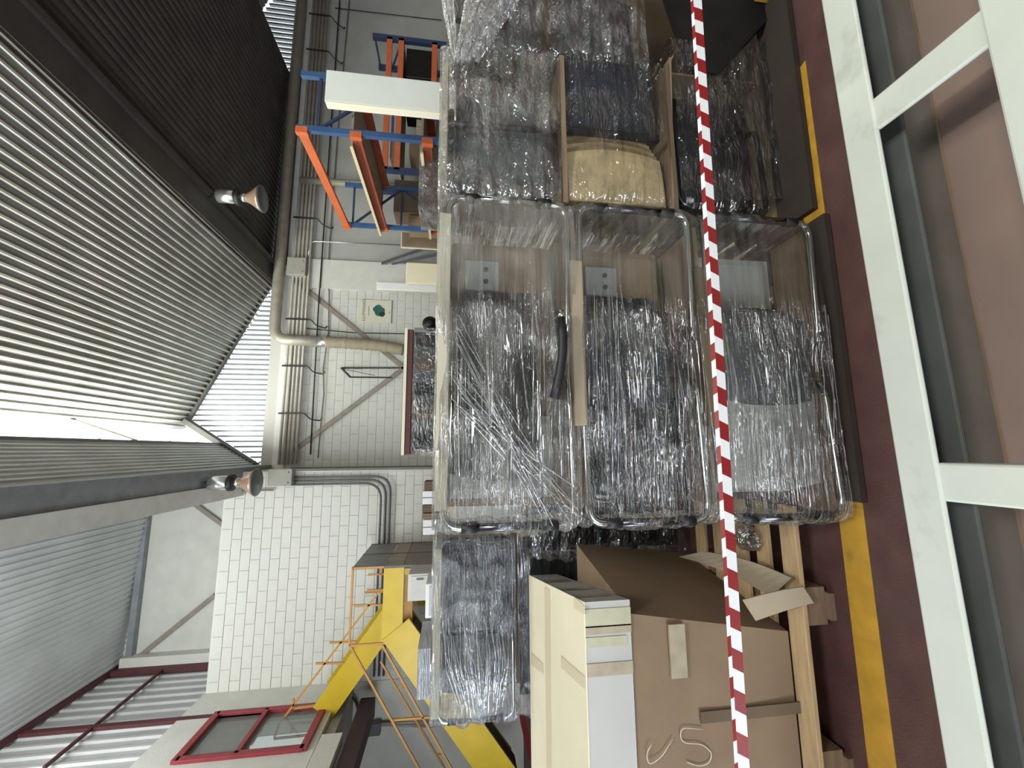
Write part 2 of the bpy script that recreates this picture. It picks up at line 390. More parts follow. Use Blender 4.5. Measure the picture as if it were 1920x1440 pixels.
# upper part behind the white room, up to the left bay ceiling
mk('upper_wall', bxv((-4.6, YB, 5.5), (-.72, YB+.2, 8.4)), BF, 'white_block_b', wallb)
def bricks(parent, x0, x1, z0, z1, y, L, Hc, material, gap=.008, proud=.010, limit=299):
    me = None; cnt = 0; row = 0; z = z0
    base = ploc(parent)
    def brickmesh(w):
        m_ = bpy.data.meshes.new('brick'); g = gap/2; c = .004
        v = []
        for yy, e in ((0, 0), (-proud+.003, 0), (-proud, c)):
            v += [(-w/2+g+e, yy, g+e), (w/2-g-e, yy, g+e), (w/2-g-e, yy, Hc-g-e), (-w/2+g+e, yy, Hc-g-e)]
        f = []
        for a in (0, 4):
            for k in range(4): f.append((a+k, a+(k+1) % 4, a+4+(k+1) % 4, a+4+k))
        f.append((8, 9, 10, 11)); m_.from_pydata(v, [], f); m_.materials.append(MATS[material]); return m_
    full = brickmesh(L); cache = {}
    while z+Hc*.5 < z1:
        x = x0 - (L/2 if row % 2 else 0)
        while x < x1-.02:
            a, b = max(x, x0), min(x+L, x1)
            if b-a > .05:
                if abs((b-a)-L) < 1e-4: m_ = full
                else:
                    k = round(b-a, 2)
                    if k not in cache: cache[k] = brickmesh(b-a)
                    m_ = cache[k]
                o = bpy.data.objects.new('brick', m_); COL.objects.link(o); o.parent = parent
                o.location = Vector(((a+b)/2, y-random.uniform(0, .003), z))-base; cnt += 1
            x += L
        z += Hc; row += 1
    return cnt
bricks(wallb, -.40, 4.78, 1.72, 5.36, YB+.012, .40, .20, 'white_block_b')
box('pilaster', (4.02, YB-.07, 0), (4.78, YB, 5.15), 'pilaster', wallb)
box('ring_beam', (-.4, YB-.04, 5.36), (15, YB+.05, 5.62), 'sill', wallb)
box('corner_strip', (-.43, YB-.06, 0), (-.37, YB, 5.2), 'conduit_dark', wallb)

# white block room on the left
blk = empty('wall_left_room', (0, YK, 0), kind='structure')
XL = -4.40
BX0, BX1, BZ = -4.42, -.42, 5.90
mk('wall_face', bxv((BX0, YK+.012, 0), (BX1, YB, BZ)), BF, 'mortar', blk)
bricks(blk, BX0, BX1, 1.9, BZ, YK+.012, .39, .182, 'white_block')
box('plain_wall', (BX0, YK-.0, 0), (BX1, YK+.012, 1.9), 'white_block', blk)
box('plain_wall', (-9, YK, 0), (BX0, YK+.1, 3.4), 'white_block_b', blk)
box('mezzanine_slab', (-9, 4.6, 3.3), (XL-.1, YK, 3.45), 'grey_wall', blk)
box('coping', (BX0-.1, YK+.005, BZ), (BX1, YB, BZ+.03), 'white_block', blk)
box('corner_face', (BX1, YK, 0), (BX1+.02, YB, BZ+.03), 'white_block', blk)

# left wall of the lower room with the red window

lw = empty('wall_left', (XL, 7, 0), kind='structure')
wy0, wy1, wz0, wz1 = 7.44, 8.55, 3.62, 5.36
box('wall_panel', (XL-.2, 8.60, 3.47), (XL, YK+.01, 5.95), 'white_block', lw)
box('wall_panel', (XL-.2, 3.0, 3.47), (XL, 7.40, 5.95), 'white_block', lw)
box('wall_panel', (XL-.2, 7.40, wz1+.05), (XL, 8.60, 5.95), 'white_block', lw)
box('wall_panel', (XL-.2, 7.40, 3.47), (XL, 8.60, wz0-.05), 'white_block', lw)
win = empty('window_1', (XL, 8, wz0), kind='structure')
for a, b in (((wy0-.04, wz1-.05), (wy1+.04, wz1+.05)), ((wy0-.04, wz0-.05), (wy1+.04, wz0+.06)), ((wy0-.05, wz0), (wy0+.06, wz1)), ((wy1-.05, wz0), (wy1+.04, wz1)), ((wy0, 4.53), (wy1, 4.60))):
    box('window_frame', (XL-.08, a[0], a[1]), (XL+.05, b[0], b[1]), 'red_steel', win, .006)
box('pane', (XL-.03, wy0+.05, 4.6), (XL-.02, wy1-.05, wz1-.05), 'window_glass', win)
box('pane', (XL-.03, wy0+.05, wz0+.05), (XL-.02, wy1-.05, 4.53), 'window_glass', win)
box('room_back', (XL-1.6, 6.6, 3.2), (XL-1.5, 9.3, 5.9), 'grey_wall', lw)
box('room_partition', (XL-1.5, 8.2, 3.2), (XL-.9, 8.3, 5.0), 'grey_sheet', lw)
# mezzanine edge under the window
tag(box('mezzanine_beam', (XL-.1, 4.6, 3.12), (XL+.06, 7.66, 3.43), 'white_block'), kind='structure')
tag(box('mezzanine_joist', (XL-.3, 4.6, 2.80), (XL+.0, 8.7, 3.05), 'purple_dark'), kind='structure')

# corrugated siding above the left wall
sx = -4.50
V = []; Fc = []; y = 4.6; pts = []
while y < YB:
    for t, h in ((0, 0), (.15, 0), (.17, .035), (.22, .035), (.24, 0)): pts.append((sx+h, y+t))
    y += .25
for px, py in pts: V += [(px, py, 4.5), (px, py, 8.5)]
for i in range(len(pts)-1): Fc.append((2*i, 2*i+2, 2*i+3, 2*i+1))
sid = mk('wall_siding', V, Fc, 'siding'); tag(sid, kind='structure')
pil = box('trim_1', (-4.44, YB-.22, 5.6), (-4.18, YB, 8.18), 'white_block'); tag(pil, kind='structure')
post = box('trim_2', (-4.46, YB-.34, 5.6), (-4.36, YB-.22, 8.25), 'dark_red'); tag(post, kind='structure')
g1 = bar('trim_3', (-4.42, 8.55, 4.6), (-4.42, 8.55, 8.3), .05, .10, 'dark_red'); tag(g1, kind='structure')
g2 = bar('trim_4', W(332, 1234, X=-4.41), W(82, 1440, X=-4.41), .05, .035, 'dark_red'); tag(g2, kind='structure')
g3 = bar('trim_5', (-4.40, 6.0, 8.28), (-4.40, YB, 8.28), .10, .08, 'dark_red'); tag(g3, kind='structure')
for p, q in (((330, 920), (405, 975)), ((388, 1128), (262, 1230))):
    a = W(*p, Y=YB-.05); b = W(*q, Y=YB-.05); d = (b-a).normalized()
    tag(bar('trim_6', a-d*.2, b+d*.2*(1 if p[1] < 1000 else 0), .09, .03, 'brace', up=(0, 1, 0)), kind='structure')

# ------------------------------------------------------------------ roof
RX, RZ = .51, 7.61
def slopez(X): return 5.95+(4.0-X)*.4753
ribsheet('ceiling_monitor', (4.15, slopez(4.15)), (RX, slopez(RX)), -5, YB, .121, .052, (-.43, -.90), 'roof_sheet', prof=((0, 0), (.40, 0), (.46, 1), (.68, 1)))
gbx, gbz = .156, 6.642
ribsheet('ceiling_monitor_apron', (-.31, 5.86), (gbx, gbz), -5, YB, .09, .022, (.86, -.5), 'ceil_left')
gl = prism('window_2', [(gbx, -5, gbz), (RX, -5, RZ), (RX, 10.2, RZ), (gbx, 10.2, gbz)], (-.01, 0, .003), 'glazing'); tag(gl, kind='structure')
# glazing bars at const Y
bars = empty('trim_7', (.25, 5, 6.6), kind='structure')
for yy, w_, m_ in ((7.75, .13, 'sill'), (8.65, .025, 'gutter'), (9.5, .02, 'gutter'), (7.05, .02, 'gutter')):
    bar('glazing_bar', (gbx+.03, yy, gbz-.02), (RX+.03, yy, RZ+.0), w_, .05, m_, bars, up=(1, 0, 0))
tag(box('trim_8', (.10, -5, 6.60), (.20, YB, 6.65), 'gutter'), kind='structure')
# dark rafter against the gable on the steep side
tag(bar('trim_9', (-.30, YB-.25, 5.90), (.70, YB-.25, 7.42), .10, .22, 'ceil_dark', up=(0, 1, 0)), kind='structure')
tag(bar('trim_10', (.70, YB-.12, 7.46), (4.1, YB-.12, 5.93), .10, .10, 'ceil_dark', up=(0, 1, 0)), kind='structure')
# valley beam + flat low ceiling on the right, next monitor beyond
tag(box('ceiling_beam', (4.02, -5, 5.86), (4.62, YB, 6.02), 'ceil_dark'), kind='structure')
tag(box('ceiling_beam_edge', (4.50, -5, 5.80), (4.60, YB, 5.86), 'ceil_dark'), kind='structure')
ribsheet('ceiling_flat', (4.60, 5.97), (10.02, 5.95), -5, YB, .15, .03, (0, -1), 'ceil_dark')
tag(box('ceiling_shade_box', (4.6, YB-.12, 5.62), (10.0, YB-.02, 5.93), 'ceil_dark'), kind='structure')  # dark box standing in for the shade along the top of the wall
ribsheet('ceiling_monitor_far', (10.0, 5.95), (11.75, 6.86), 6, YB, .12, .02, (.4, -.9), 'ceil_dark')
ribsheet('ceiling_monitor_slope', (11.75, 6.86), (14.5, 5.7), 6, YB, .12, .02, (-.4, -.9), 'ceil_dark')
# left bay ceiling
ribsheet('ceiling_left', (-.78, 8.02), (-4.52, 8.30), -5, YB, .115, .022, (0, -1), 'ceil_left')
tag(box('ceiling_edge_left', (-4.5, YB-.14, 8.02), (-.8, YB-.02, 8.14), 'gutter'), kind='structure')
tag(box('wall_valley', (-.82, -5, 5.95), (-.78, YB, 8.1), 'gutter'), kind='structure')
# valley gutter beam
tag(box('ceiling_gutter', (-.78, -5, 5.62), (-.31, YB, 5.95), 'gutter'), kind='structure')
tag(box('ceiling_gutter_sill', (-.86, -5, 5.58), (-.60, YB-.02, 5.66), 'sill'), kind='structure')
tag(box('ceiling_outer_right', (14.5, -5, 0), (14.6, YB, 6.2), 'grey_wall'), kind='structure')
rw = empty('wall_rear', (0, -5, 0), kind='structure')
for a, b in (((-1.2, -5.1, 0), (14.6, -5, 8.5)), ((-6.3, -5.1, 0), (-5.4, -5, 8.5)), ((-5.4, -5.1, 3.8), (-1.2, -5, 8.5))): box('wall_panel', a, b, 'grey_wall', rw)
fl = empty('wall_far_left', (-6.25, 0, 0), kind='structure')
for a, b in (((-6.3, -5, 0), (-6.2, -.2, 8.6)), ((-6.3, 3.0, 0), (-6.2, 4.6, 8.6)), ((-6.3, -.2, 3.4), (-6.2, 3.0, 8.6))): box('wall_panel', a, b, 'grey_wall', fl)
tag(box('wall_under_mezzanine', (-9.1, 4.5, 0), (-9.0, YK, 3.45), 'grey_wall'), kind='structure')
tag(box('wall_mezzanine_end', (-9.1, 4.5, 0), (-6.2, 4.6, 8.6), 'grey_wall'), kind='structure')
tag(box('ceiling_far_left', (-6.3, -5, 8.32), (-4.5, YB, 8.45), 'ceil_left'), kind='structure')
# gable ends: translucent sheet behind dark vertical slats
def gable(name, P, pitch, w):
    root = empty(name, (P[0][0], YB+.1, P[0][1]), kind='structure')
    prism('translucent_sheet', [(x, YB+.10, z) for x, z in P], (0, .02, 0), 'gable_sheet', root)
    x = P[0][0]+pitch/2
    while x < P[-1][0]:
        (a, b) = next((p, q) for p, q in zip(P, P[1:]) if p[0] <= x <= q[0]); t = (x-a[0])/(b[0]-a[0]); zt = a[1]+t*(b[1]-a[1])
        if zt-P[0][1] > .06: box('slat', (x-w/2, YB+.02, min(P[0][1], P[-1][1])-.05), (x+w/2, YB+.09, zt), 'gutter', root)
        x += pitch
gable('window_3', [(-.31, 5.84), (.76, 7.49), (4.05, 5.90)], .122, .036)
gable('window_4', [(10.0, 5.90), (11.75, 6.84), (14.0, 5.75)], .15, .05)

# ================================================================== SERVICES ON THE BACK WALL
# exhaust duct with flexible hose
dr = empty('exhaust_duct', W(612, 641, Y=10.42), 'grey metal exhaust duct running under the roof and turning down the white wall', 'duct')
yd = 10.42
tube('pipe', rounded([(13.5, yd, 5.70), (2.62, yd, 5.70), (2.59, yd, 4.50)], .35, 8), .125, 'duct', dr, 14)
tube('coupling', [(2.59, yd, 4.72), (2.59, yd, 4.42)], .135, 'aluminium', dr, 14)
hp = [W(x, y, Y=10.38) for x, y in ((612, 641), (650, 643), (690, 646), (725, 650), (760, 657))]
pts = []; rr = []
for a, b in zip(hp, hp[1:]):
    for i in range(9):
        pts.append(a.lerp(b, i/9)); rr.append(.125 if i % 2 else .145)
tube('flexible_hose', pts, rr, 'hose', dr, 14)
tube('branch_pipe', [W(563, 338, Y=10.5), W(800, 353, Y=10.5)], .085, 'duct', dr, 10)
# conduits
zs = [5.42, 5.33, 5.24, 5.15, 5.06]
for i, z in enumerate(zs):
    y = YB-.16
    names = ('topmost of five grey conduits clipped along the white wall', 'second conduit from the top of the five along the wall', 'middle conduit of the five along the wall', 'second conduit from the bottom of the five along the wall', 'lowest of the five grey conduits along the wall')
    tag(tube('conduit', [(-.30, y, z), (13.5, y, z)], .033, 'conduit'), names[i], 'conduit', 'conduits along the back wall')
for k, px in enumerate((21, 88.5, 407, 598, 686, 775)):
    p = W(550, px, Y=YB-.2); x = p.x
    br = empty('conduit_bracket', (x, YB-.1, 5.0), ('dark clip bracket holding the wall conduits, nearest the upper corner of the photo', 'dark clip bracket holding the wall conduits above the blue rack end', 'dark clip bracket on the conduits in the shaded corner above the rack', 'dark clip bracket on the conduits right beside the exhaust duct bend', 'middle dark clip bracket on the conduits left of the exhaust duct', 'dark clip bracket on the conduits nearest the white block room')[k], 'bracket', 'conduit brackets')
    box('strap', (x-.02, YB-.21, 4.98), (x+.02, YB-.19, 5.50), 'wire', br)
    tube('hook', rounded([(x, YB-.2, 5.0), (x, YB-.2, 4.93), (x-.14, YB-.15, 4.80), (x-.16, YB-.02, 4.62), (x-.10, YB-.02, 4.60)], .06), .014, 'wire', br, 6)
tag(tube('black_wire', [W(637, 0, Y=YB-.06), W(601, 520, Y=YB-.1), W(598, 560, Y=YB-.1), W(582, 852, Y=YB-.06)], .018, 'wire'), 'straight black pipe running level below the grey conduits on the wall', 'pipe')
cp = [W(x, y, Y=YB-.05) for x, y in ((655, 0), (644, 120), (633, 250), (622, 400), (616, 485), (611, 520), (617, 545), (616, 620), (606, 690), (607, 740), (601, 800), (596, 858))]
tag(tube('sagging_cable', cp, .014, 'cable'), 'thin brown cable sagging along the wall under the black pipe', 'cable')
tag(tube('thin_rod', [W(574, 616, Y=YB-.05), W(664, 624, Y=YB-.05), W(760, 626, Y=YB-.05)], .011, 'wire'), 'thin dark rod hanging down the wall beside the exhaust hose', 'rod')
tag(tube('wall_wire', [W(628, 15, Y=YB-.03), W(828, 38, Y=YB-.03)], .011, 'wire'), 'thin dark wire dropping down the grey wall at the far right', 'wire')
tag(tube('drop_conduit', rounded([W(578, 480, Y=YB-.12), W(582, 452, Y=YB-.12), W(760, 460, Y=YB-.12)], .15), .017, 'aluminium'), 'thin bright conduit bending down the shaded wall beside the rack', 'conduit')
def jbox(name, x0, x1, y0, y1, Y, d, label):
    a = W(x0, y1, Y=Y); b = W(x1, y0, Y=Y); r = empty(name, ((a.x+b.x)/2, Y, b.z), label, 'junction box')
    box('body', (a.x, Y, a.z), (b.x, Y+d, b.z), 'jbox', r, .012)
    for sx_ in (.2, .8): lathe('screw', [(0, .012), (.008, .012)], (a.x+(b.x-a.x)*sx_, Y, b.z+.06), (0, -1, 0), 'wire', r, 8)
jbox('junction_box', 536, 574, 483, 514, YB-.32, .3, 'grey junction box on the conduits above the white pilaster')
jbox('junction_box', 500, 548, 879, 912, YK-.22, .22, 'large grey junction box at the corner of the white block room')
# braces and bracket on the wall
a, b, c = W(548, 523, Y=YB-.05), W(757, 690, Y=YB-.05), W(550, 845, Y=YB-.05)
tag(bar('wall_brace', a, b, .10, .02, 'brace', up=(0, 1, 0)), 'rusty diagonal brace from the pilaster down to behind the wrapped load', 'brace', 'wall braces')
tag(bar('wall_brace', b, c, .10, .02, 'brace', up=(0, 1, 0)), 'rusty diagonal brace rising towards the white block room', 'brace', 'wall braces')
br = empty('wall_bracket', W(690, 690, Y=YB-.3), 'thin black steel bracket sticking out of the white wall under the duct', 'bracket')
A, B, Cc, D = W(640, 690, Y=YB-.02), W(757, 690, Y=YB-.02), W(657, 707, Y=YB-.75), W(735, 708, Y=YB-.75)
bar('wall_arm', A, B, .03, .05, 'wire', br); bar('strut', A, Cc, .03, .04, 'wire', br); bar('front_arm', Cc, D, .03, .05, 'wire', br); bar('wire_stay', W(644, 692, Y=YB-.05), W(703, 704, Y=YB-.7), .01, .01, 'wire', br)

# poster on the wall: cream sheet, green blob, lettering
po = empty('poster', W(733, 584, Y=YB-.02), 'cream poster with a dark green blob fixed to the white wall', 'poster')
x0, x1 = 3.19, 3.78; z0, z1 = 3.06, 3.86; yp = YB-.025
box('sheet', (x0, yp, z0), (x1, YB, z1), 'poster_paper', po)
box('shadow_edge', (x0, yp-.006, z0-.012), (x1, yp+.01, z0), 'ink', po)
def blob(name, cx, cz, rx, rz, y, m_, seed):
    pts = []
    for k in range(28):
        g = 2*math.pi*k/28; w_ = 1+.16*math.sin(2*g+seed)+.08*math.sin(5*g+seed*2)
        pts.append((cx+rx*w_*math.cos(g), y, cz+rz*w_*math.sin(g)))
    return prism(name, pts, (0, .006, 0), m_, po)
blob('green_shape', 3.50, 3.36, .135, .155, yp-.006, 'poster_green', .6)
blob('dark_shape', 3.41, 3.29, .055, .085, yp-.009, 'poster_black', 1.8)
def text(name, body, loc, size, material, parent, rot=(math.pi/2, 0, 0), ext=.001):
    cu_ = bpy.data.curves.new(name, 'FONT'); cu_.body = body; cu_.size = size; cu_.extrude = ext
    t = bpy.data.objects.new('tmp', cu_); COL.objects.link(t)
    bpy.context.view_layer.update()
    me = bpy.data.meshes.new_from_object(t.evaluated_get(bpy.context.evaluated_depsgraph_get()))
    bpy.data.objects.remove(t); me.materials.clear(); me.materials.append(MATS[material]); me.name = name
    o = bpy.data.objects.new(name, me); COL.objects.link(o); o.parent = parent
    o.location = Vector(loc)-ploc(parent); o.rotation_euler = rot; return o
text('lettering', 'LLUMANAD', (x0+.03, yp-.004, 3.70), .105, 'ink', po)
box('caption', (x0+.18, yp-.003, 3.605), (x1-.16, yp, 3.618), 'ink', po)
text('mark', 'II', (3.45, yp-.004, 3.08), .07, 'ink', po)

# conduits going down and left on the block room
for i, (dx, zz) in enumerate(((0, 2.92), (.07, 2.83), (.14, 2.74))):
    tag(tube('bent_conduit', rounded([(-.66+dx, YK-.08, 5.05), (-.66+dx, YK-.08, zz+.0), (-4.3, YK-.08, zz)], .35, 8), .022, 'conduit_dark'), ('outer', 'middle', 'inner')[::-1][i]+' dark conduit bending down and left across the white block room', 'conduit', 'conduits on the block room')
tag(tube('riser_conduit', [(-.76, YK-.06, 5.0), (-.76, YK-.06, 6.3)], .016, 'conduit'), 'thin pale conduit rising from the large junction box', 'conduit')
bp_ = W(699, 1367, Y=YK-.15); jr = empty('cable_box', bp_, 'dark cable box on the wall under the yellow stairs', 'cable box')
box('body', bp_-Vector((.10, .05, .14)), bp_+Vector((.10, .1, .12)), 'conduit_dark', jr, .01)
tube('cable_loop', rounded([bp_+Vector((.0, 0, .1)), bp_+Vector((.25, .0, .25)), bp_+Vector((.55, .03, .35)), bp_+Vector((.62, .05, .6))], .2), .025, 'wire', jr, 6)
for k in (-.03, .04):
    tag(tube('drop_pipe', [(bp_.x+.05, YK-.1, bp_.z+k), W(815, 1352 if k < 0 else 1362, Y=YK-.1)], .022, 'conduit'), 'pale drop pipe leaving the dark cable box, '+('left one' if k < 0 else 'right one'), 'pipe', 'drop pipes by the cable box')

# ================================================================== STAIRS
st = empty('yellow_stairs', (-2.9, 8.4, 0), 'yellow steel stairs with a landing in front of the white block room', 'stairs')
YS, YM, YE = 7.48, 8.38, 9.2
XR, XD = -1.87, -3.02
zl0, zl1 = 2.24, 2.56
box('landing_beam', (XD, YS, zl0), (XR, YS+.08, zl1), 'yellow_steel', st)
box('landing_deck', (XD, YS+.081, zl1-.10), (XR, YE, zl1-.04), 'grey_sheet', st)
box('landing_soffit', (XD, YS+.1, zl0-.14), (XR-.02, YS+.18, zl0), 'orange_steel', st)
box('landing_side_beam', (XR-.08, YS+.08, zl0-.1), (XR, YE, zl1-.1), 'olive_sheet', st)
prism('end_panel', [(XR+.012, YS, 2.545), (XR+.012, YE, 2.545), (XR+.012, YE, 3.06), (XR+.012, YS, 3.05)], (-.01, 0, 0), 'grey_sheet', st)
prism('end_panel', [(XR+.012, YS, 2.26), (XR+.012, YE, 2.27), (XR+.012, YE, 2.53), (XR+.012, YS, 2.53)], (-.01, 0, 0), 'olive_sheet', st)
prism('end_panel', [(XR+.012, YS, 1.55), (XR+.012, YE, 1.55), (XR+.012, YE, 2.25), (XR+.012, YS, 2.25)], (-.01, 0, 0), 'brown_sheet', st)
for y_ in (YS, (YS+YE)/2, YE): box('panel_post', (XR-.02, y_-.015, 1.55), (XR+.02, y_+.015, 3.06), 'conduit_dark', st)
for x_, y_ in ((XR-.1, YS+.1), (XD+.05, YE-.1), (XR-.1, YE-.1)):
    box('support_post', (x_-.05, y_-.05, 0), (x_+.05, y_+.05, zl0), 'yellow_steel', st)
# rails of the landing
def rail(name, p, q, r=.018): return bar(name, p, q, r*1.7, r*1.7, 'orange_steel', st)
ztop = 3.045
rail('hand_rail', (XR, YS, ztop), (XD, YS, ztop)); rail('rail_post', (XR, YS, zl1), (XR, YS, ztop)); rail('rail_post', (XD, YS, zl0), (XD, YS, ztop))
for x_, y_ in ((661, 1112),):
    rail('rail_post', (-2.42, YE-.05, zl1), (-2.42, YE-.05, ztop+.05)); rail('mid_rail', (-1.95, YE-.05, 2.84), (-2.42, YE-.05, 2.84)); rail('rail_post', (-2.75, YE-.05, zl1), (-2.75, YE-.05, ztop+.1))
# upper flight (rear half), rising to the left
def flight(y0, p, q, w, h, name):
    for y_ in (y0, y0+.80):
        v, f = barv((p[0], y_, p[1]), (q[0], y_, q[1]), w, h, up=(0, 0, 1)); mk(name, v, f, 'yellow_steel', st)
pu, qu = (-2.75, 2.40), (-4.42, 3.62)
flight(YM, pu, qu, .05, .38, 'upper_stringer')
mk('upper_flight_soffit', *barv((pu[0], YM+.4, pu[1]-.05), (qu[0], YM+.4, qu[1]-.05), .78, .03), 'yellow_steel', st)
n = 7
for i in range(n):
    t = (i+.5)/n; x_ = pu[0]+(qu[0]-pu[0])*t; z_ = pu[1]+(qu[1]-pu[1])*t+.05
    box('tread', (x_-.12, YM+.03, z_), (x_+.12, YM+.78, z_+.03), 'grey_sheet', st)
# upper hand rail
u1 = W(712, 1108, Y=YM); u2 = W(523, 1358, Y=YM); u3 = W(514, 1385, Y=YM)
rail('hand_rail', u1, u2); rail('hand_rail', u2, u3); rail('rail_post', u3, W(577, 1378, Y=YM))
for (x_, y_), (x2, y2) in (((688, 1107), (722, 1106)), ((662, 1135), (716, 1134)), ((618, 1205), (668, 1203)), ((592, 1244), (645, 1243)), ((550, 1310), (551, 1328))):
    rail('rail_post', W(x_, y_, Y=YM), W(x2, y2, Y=YM))
rail('mid_rail', W(551, 1328, Y=YM), W(590, 1323, Y=YM))
# lower flight (front half), descending to the left
pl, ql = (-2.92, 2.26), (-5.3, .50)
v, f = barv((pl[0]+.1, YS, pl[1]+.08), (ql[0], YS, ql[1]), .05, .50); mk('lower_stringer', v, f, 'yellow_steel', st)
v, f = barv((pl[0]+.1, YS+.8, pl[1]+.08), (ql[0], YS+.8, ql[1]), .05, .30); mk('lower_stringer', v, f, 'yellow_steel', st)
for i in range(9):
    t = (i+.5)/9; x_ = pl[0]+(ql[0]-pl[0])*t; z_ = pl[1]+(ql[1]-pl[1])*t
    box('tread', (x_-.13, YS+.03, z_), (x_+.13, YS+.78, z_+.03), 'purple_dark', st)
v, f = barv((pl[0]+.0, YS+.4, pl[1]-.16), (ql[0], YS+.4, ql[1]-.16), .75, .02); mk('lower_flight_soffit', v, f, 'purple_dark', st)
l1 = W(657, 1212, Y=YS); l2 = W(785, 1440, Y=YS-.02); d = (l2-l1)
rail('hand_rail', l1, l1+d*1.3); m1 = W(716, 1208, Y=YS); m2 = W(846, 1440, Y=YS); d = m2-m1; rail('mid_rail', m1, m1+d*1.25)
m3 = W(714, 1240, Y=YS+.8); m4 = W(833, 1440, Y=YS+.8); d = m4-m3; rail('mid_rail', m3, m3+d*1.2)
rail('rail_post', W(735, 1350, Y=YS), W(823, 1343, Y=YS)); rail('rail_post', W(748, 1289, Y=YS+.4), W(757, 1288, Y=YS+.2)); rail('rail_post', W(822, 1414, Y=YS+.4), W(830, 1413, Y=YS+.2))

# ================================================================== RACKS (orange / blue)
rk = empty('storage_rack', (4.3, 6.1, 0), 'blue and orange pallet rack standing behind the wrapped chairs', 'rack')
NX0, NX1, NY, FY, RT = 3.94, 4.70, 5.0, 7.27, 3.44
for x_ in (NX0, NX1):
    box('upright', (x_-.036, NY-.03, 0), (x_+.036, NY+.03, RT), 'rack_blue', rk)
    box('upright', (x_-.036, FY-.03, 0), (x_+.036, FY+.03, RT), 'rack_blue', rk)
for y_, zz in ((NY, (3.2, 2.3, 1.4)), (FY, (3.28, 2.45, 1.5))):
    for z in zz: bar('strut', (NX0, y_, z), (NX1, y_, z), .03, .03, 'rack_navy', rk)
    bar('diagonal', (NX0, y_, zz[0]), (NX1, y_, zz[1]), .035, .03, 'rack_navy', rk)
    bar('diagonal', (NX1, y_, zz[1]), (NX0, y_, zz[2]), .035, .03, 'rack_navy', rk)
for z, m_ in ((3.38, 'rack_orange'), (2.74, 'rack_rust'), (1.86, 'rack_rust')):
    for x_ in (NX0-.03, NX1+.03):
        if z > 3 and x_ > 4.3: continue
        bar('beam', (x_, NY, z), (x_, FY, z), .05, .11, m_, rk)
        for y_ in (NY+.0, FY): box('beam_hook', (x_-.042, y_-.035, z-.07), (x_+.042, y_+.035, z+.07), 'rack_orange', rk)
box('shelf_board', (NX0-.10, NY+.1, 2.80), (NX1+.1, FY+.1, 2.83), 'shelf_board', rk); box('shelf_lip', (NX0-.12, NY+.1, 2.795), (NX0-.10, FY+.12, 2.835), 'shelf_edge', rk)
box('shelf_board', (NX0-.10, NY+.1, 1.92), (NX1+.1, FY+.1, 1.95), 'shelf_board', rk); box('shelf_lip', (NX0-.12, NY+.1, 1.915), (NX0-.10, FY+.12, 1.955), 'shelf_edge', rk)
# second rack along the back wall
r2 = empty('storage_rack', (8.3, 9.7, 0), 'far pallet rack along the grey back wall beyond the white panel', 'rack')
for x_, y_ in ((10.06, 9.35), (10.06, 10.2), (6.5, 9.35), (6.5, 10.2)):
    box('upright', (x_-.06, y_-.05, 0), (x_+.06, y_+.05, 3.55), 'rack_navy', r2)
for z in (3.5, 3.2): bar('strut', (10.06, 9.35, z), (10.06, 10.2, z), .04, .04, 'rack_navy', r2)
bar('diagonal', (10.06, 9.35, 2.85), (10.06, 10.2, 3.2), .04, .04, 'rack_navy', r2)
for z in (3.14, 2.86, 2.05):
    bar('beam', (6.5, 9.33, z), (10.06, 9.33, z), .06, .13, 'rack_orange', r2)
for z in (2.8, 2.0): box('shelf_board', (6.5, 9.35, z), (10.06, 10.2, z+.03), 'shelf_board', r2)
# goods seen on the racks
def carton(name, a, b, m_, label, cat='box', tape=None, lid=True):
    r = empty(name, ((a[0]+b[0])/2, (a[1]+b[1])/2, min(a[2], b[2])), label, cat)
    box('carton', a, b, m_, r, .006)
    x0, x1 = sorted((a[0], b[0])); y0, y1 = sorted((a[1], b[1])); z0, z1 = sorted((a[2], b[2]))
    if tape:
        ym = (y0+y1)/2
        box('packing_tape', (x0-.002, ym-.03, z1), (x1+.002, ym+.03, z1+.002), tape, r); box('packing_tape', ((x0+x1)/2-.03, y0-.002, z1-.08), ((x0+x1)/2+.03, y0, z1), tape, r)
    elif lid: box('lid_seam', ((x0+x1)/2-.004, y0-.003, z0), ((x0+x1)/2+.004, y0, z1), 'ink', r)
    return r
carton('dark_carton', (8.3, 9.4, 2.06), (9.9, 10.1, 2.74), 'dark_board', 'large black box on the far rack shelf', 'box')
carton('brown_carton', (6.9, 9.45, 2.83), (7.35, 10.0, 3.05), 'cardboard', 'small brown carton on the upper shelf of the far rack')
carton('brown_carton', (7.0, 9.4, 2.03), (7.4, 10.0, 2.6), 'cardboard_dark', 'dark brown carton beside the wooden crate on the far rack')
carton('brown_carton', (7.55, 9.4, 2.03), (7.95, 10.0, 2.45), 'cardboard_pale', 'pale carton low on the far rack between two dark ones')
carton('shelf_carton', (4.35, 7.45, 0), (5.0, 7.9, 2.62), 'cardboard_dark', 'brown carton standing behind the blue rack frame')
carton('shelf_carton', (4.05, 7.5, 0), (4.34, 7.8, 2.35), 'cardboard', 'narrow tan carton behind the lower blue rack frame')
wp = empty('wrapped_board_stack', W(815, 330, Y=5.6), 'brown boards wrapped in plastic on the lower rack shelf', 'wrapped boards')
a_ = W(797, 398, Y=5.45); b_ = W(797, 285, Y=5.45)
box('boards', (a_.x, 5.35, 1.6), (b_.x, 5.9, 1.97), 'brown_wrap', wp, .01)
mk('wrapping', bxv((a_.x-.01, 5.33, 1.6), (b_.x+.01, 5.92, 1.985)), BF, 'film_grey', wp)
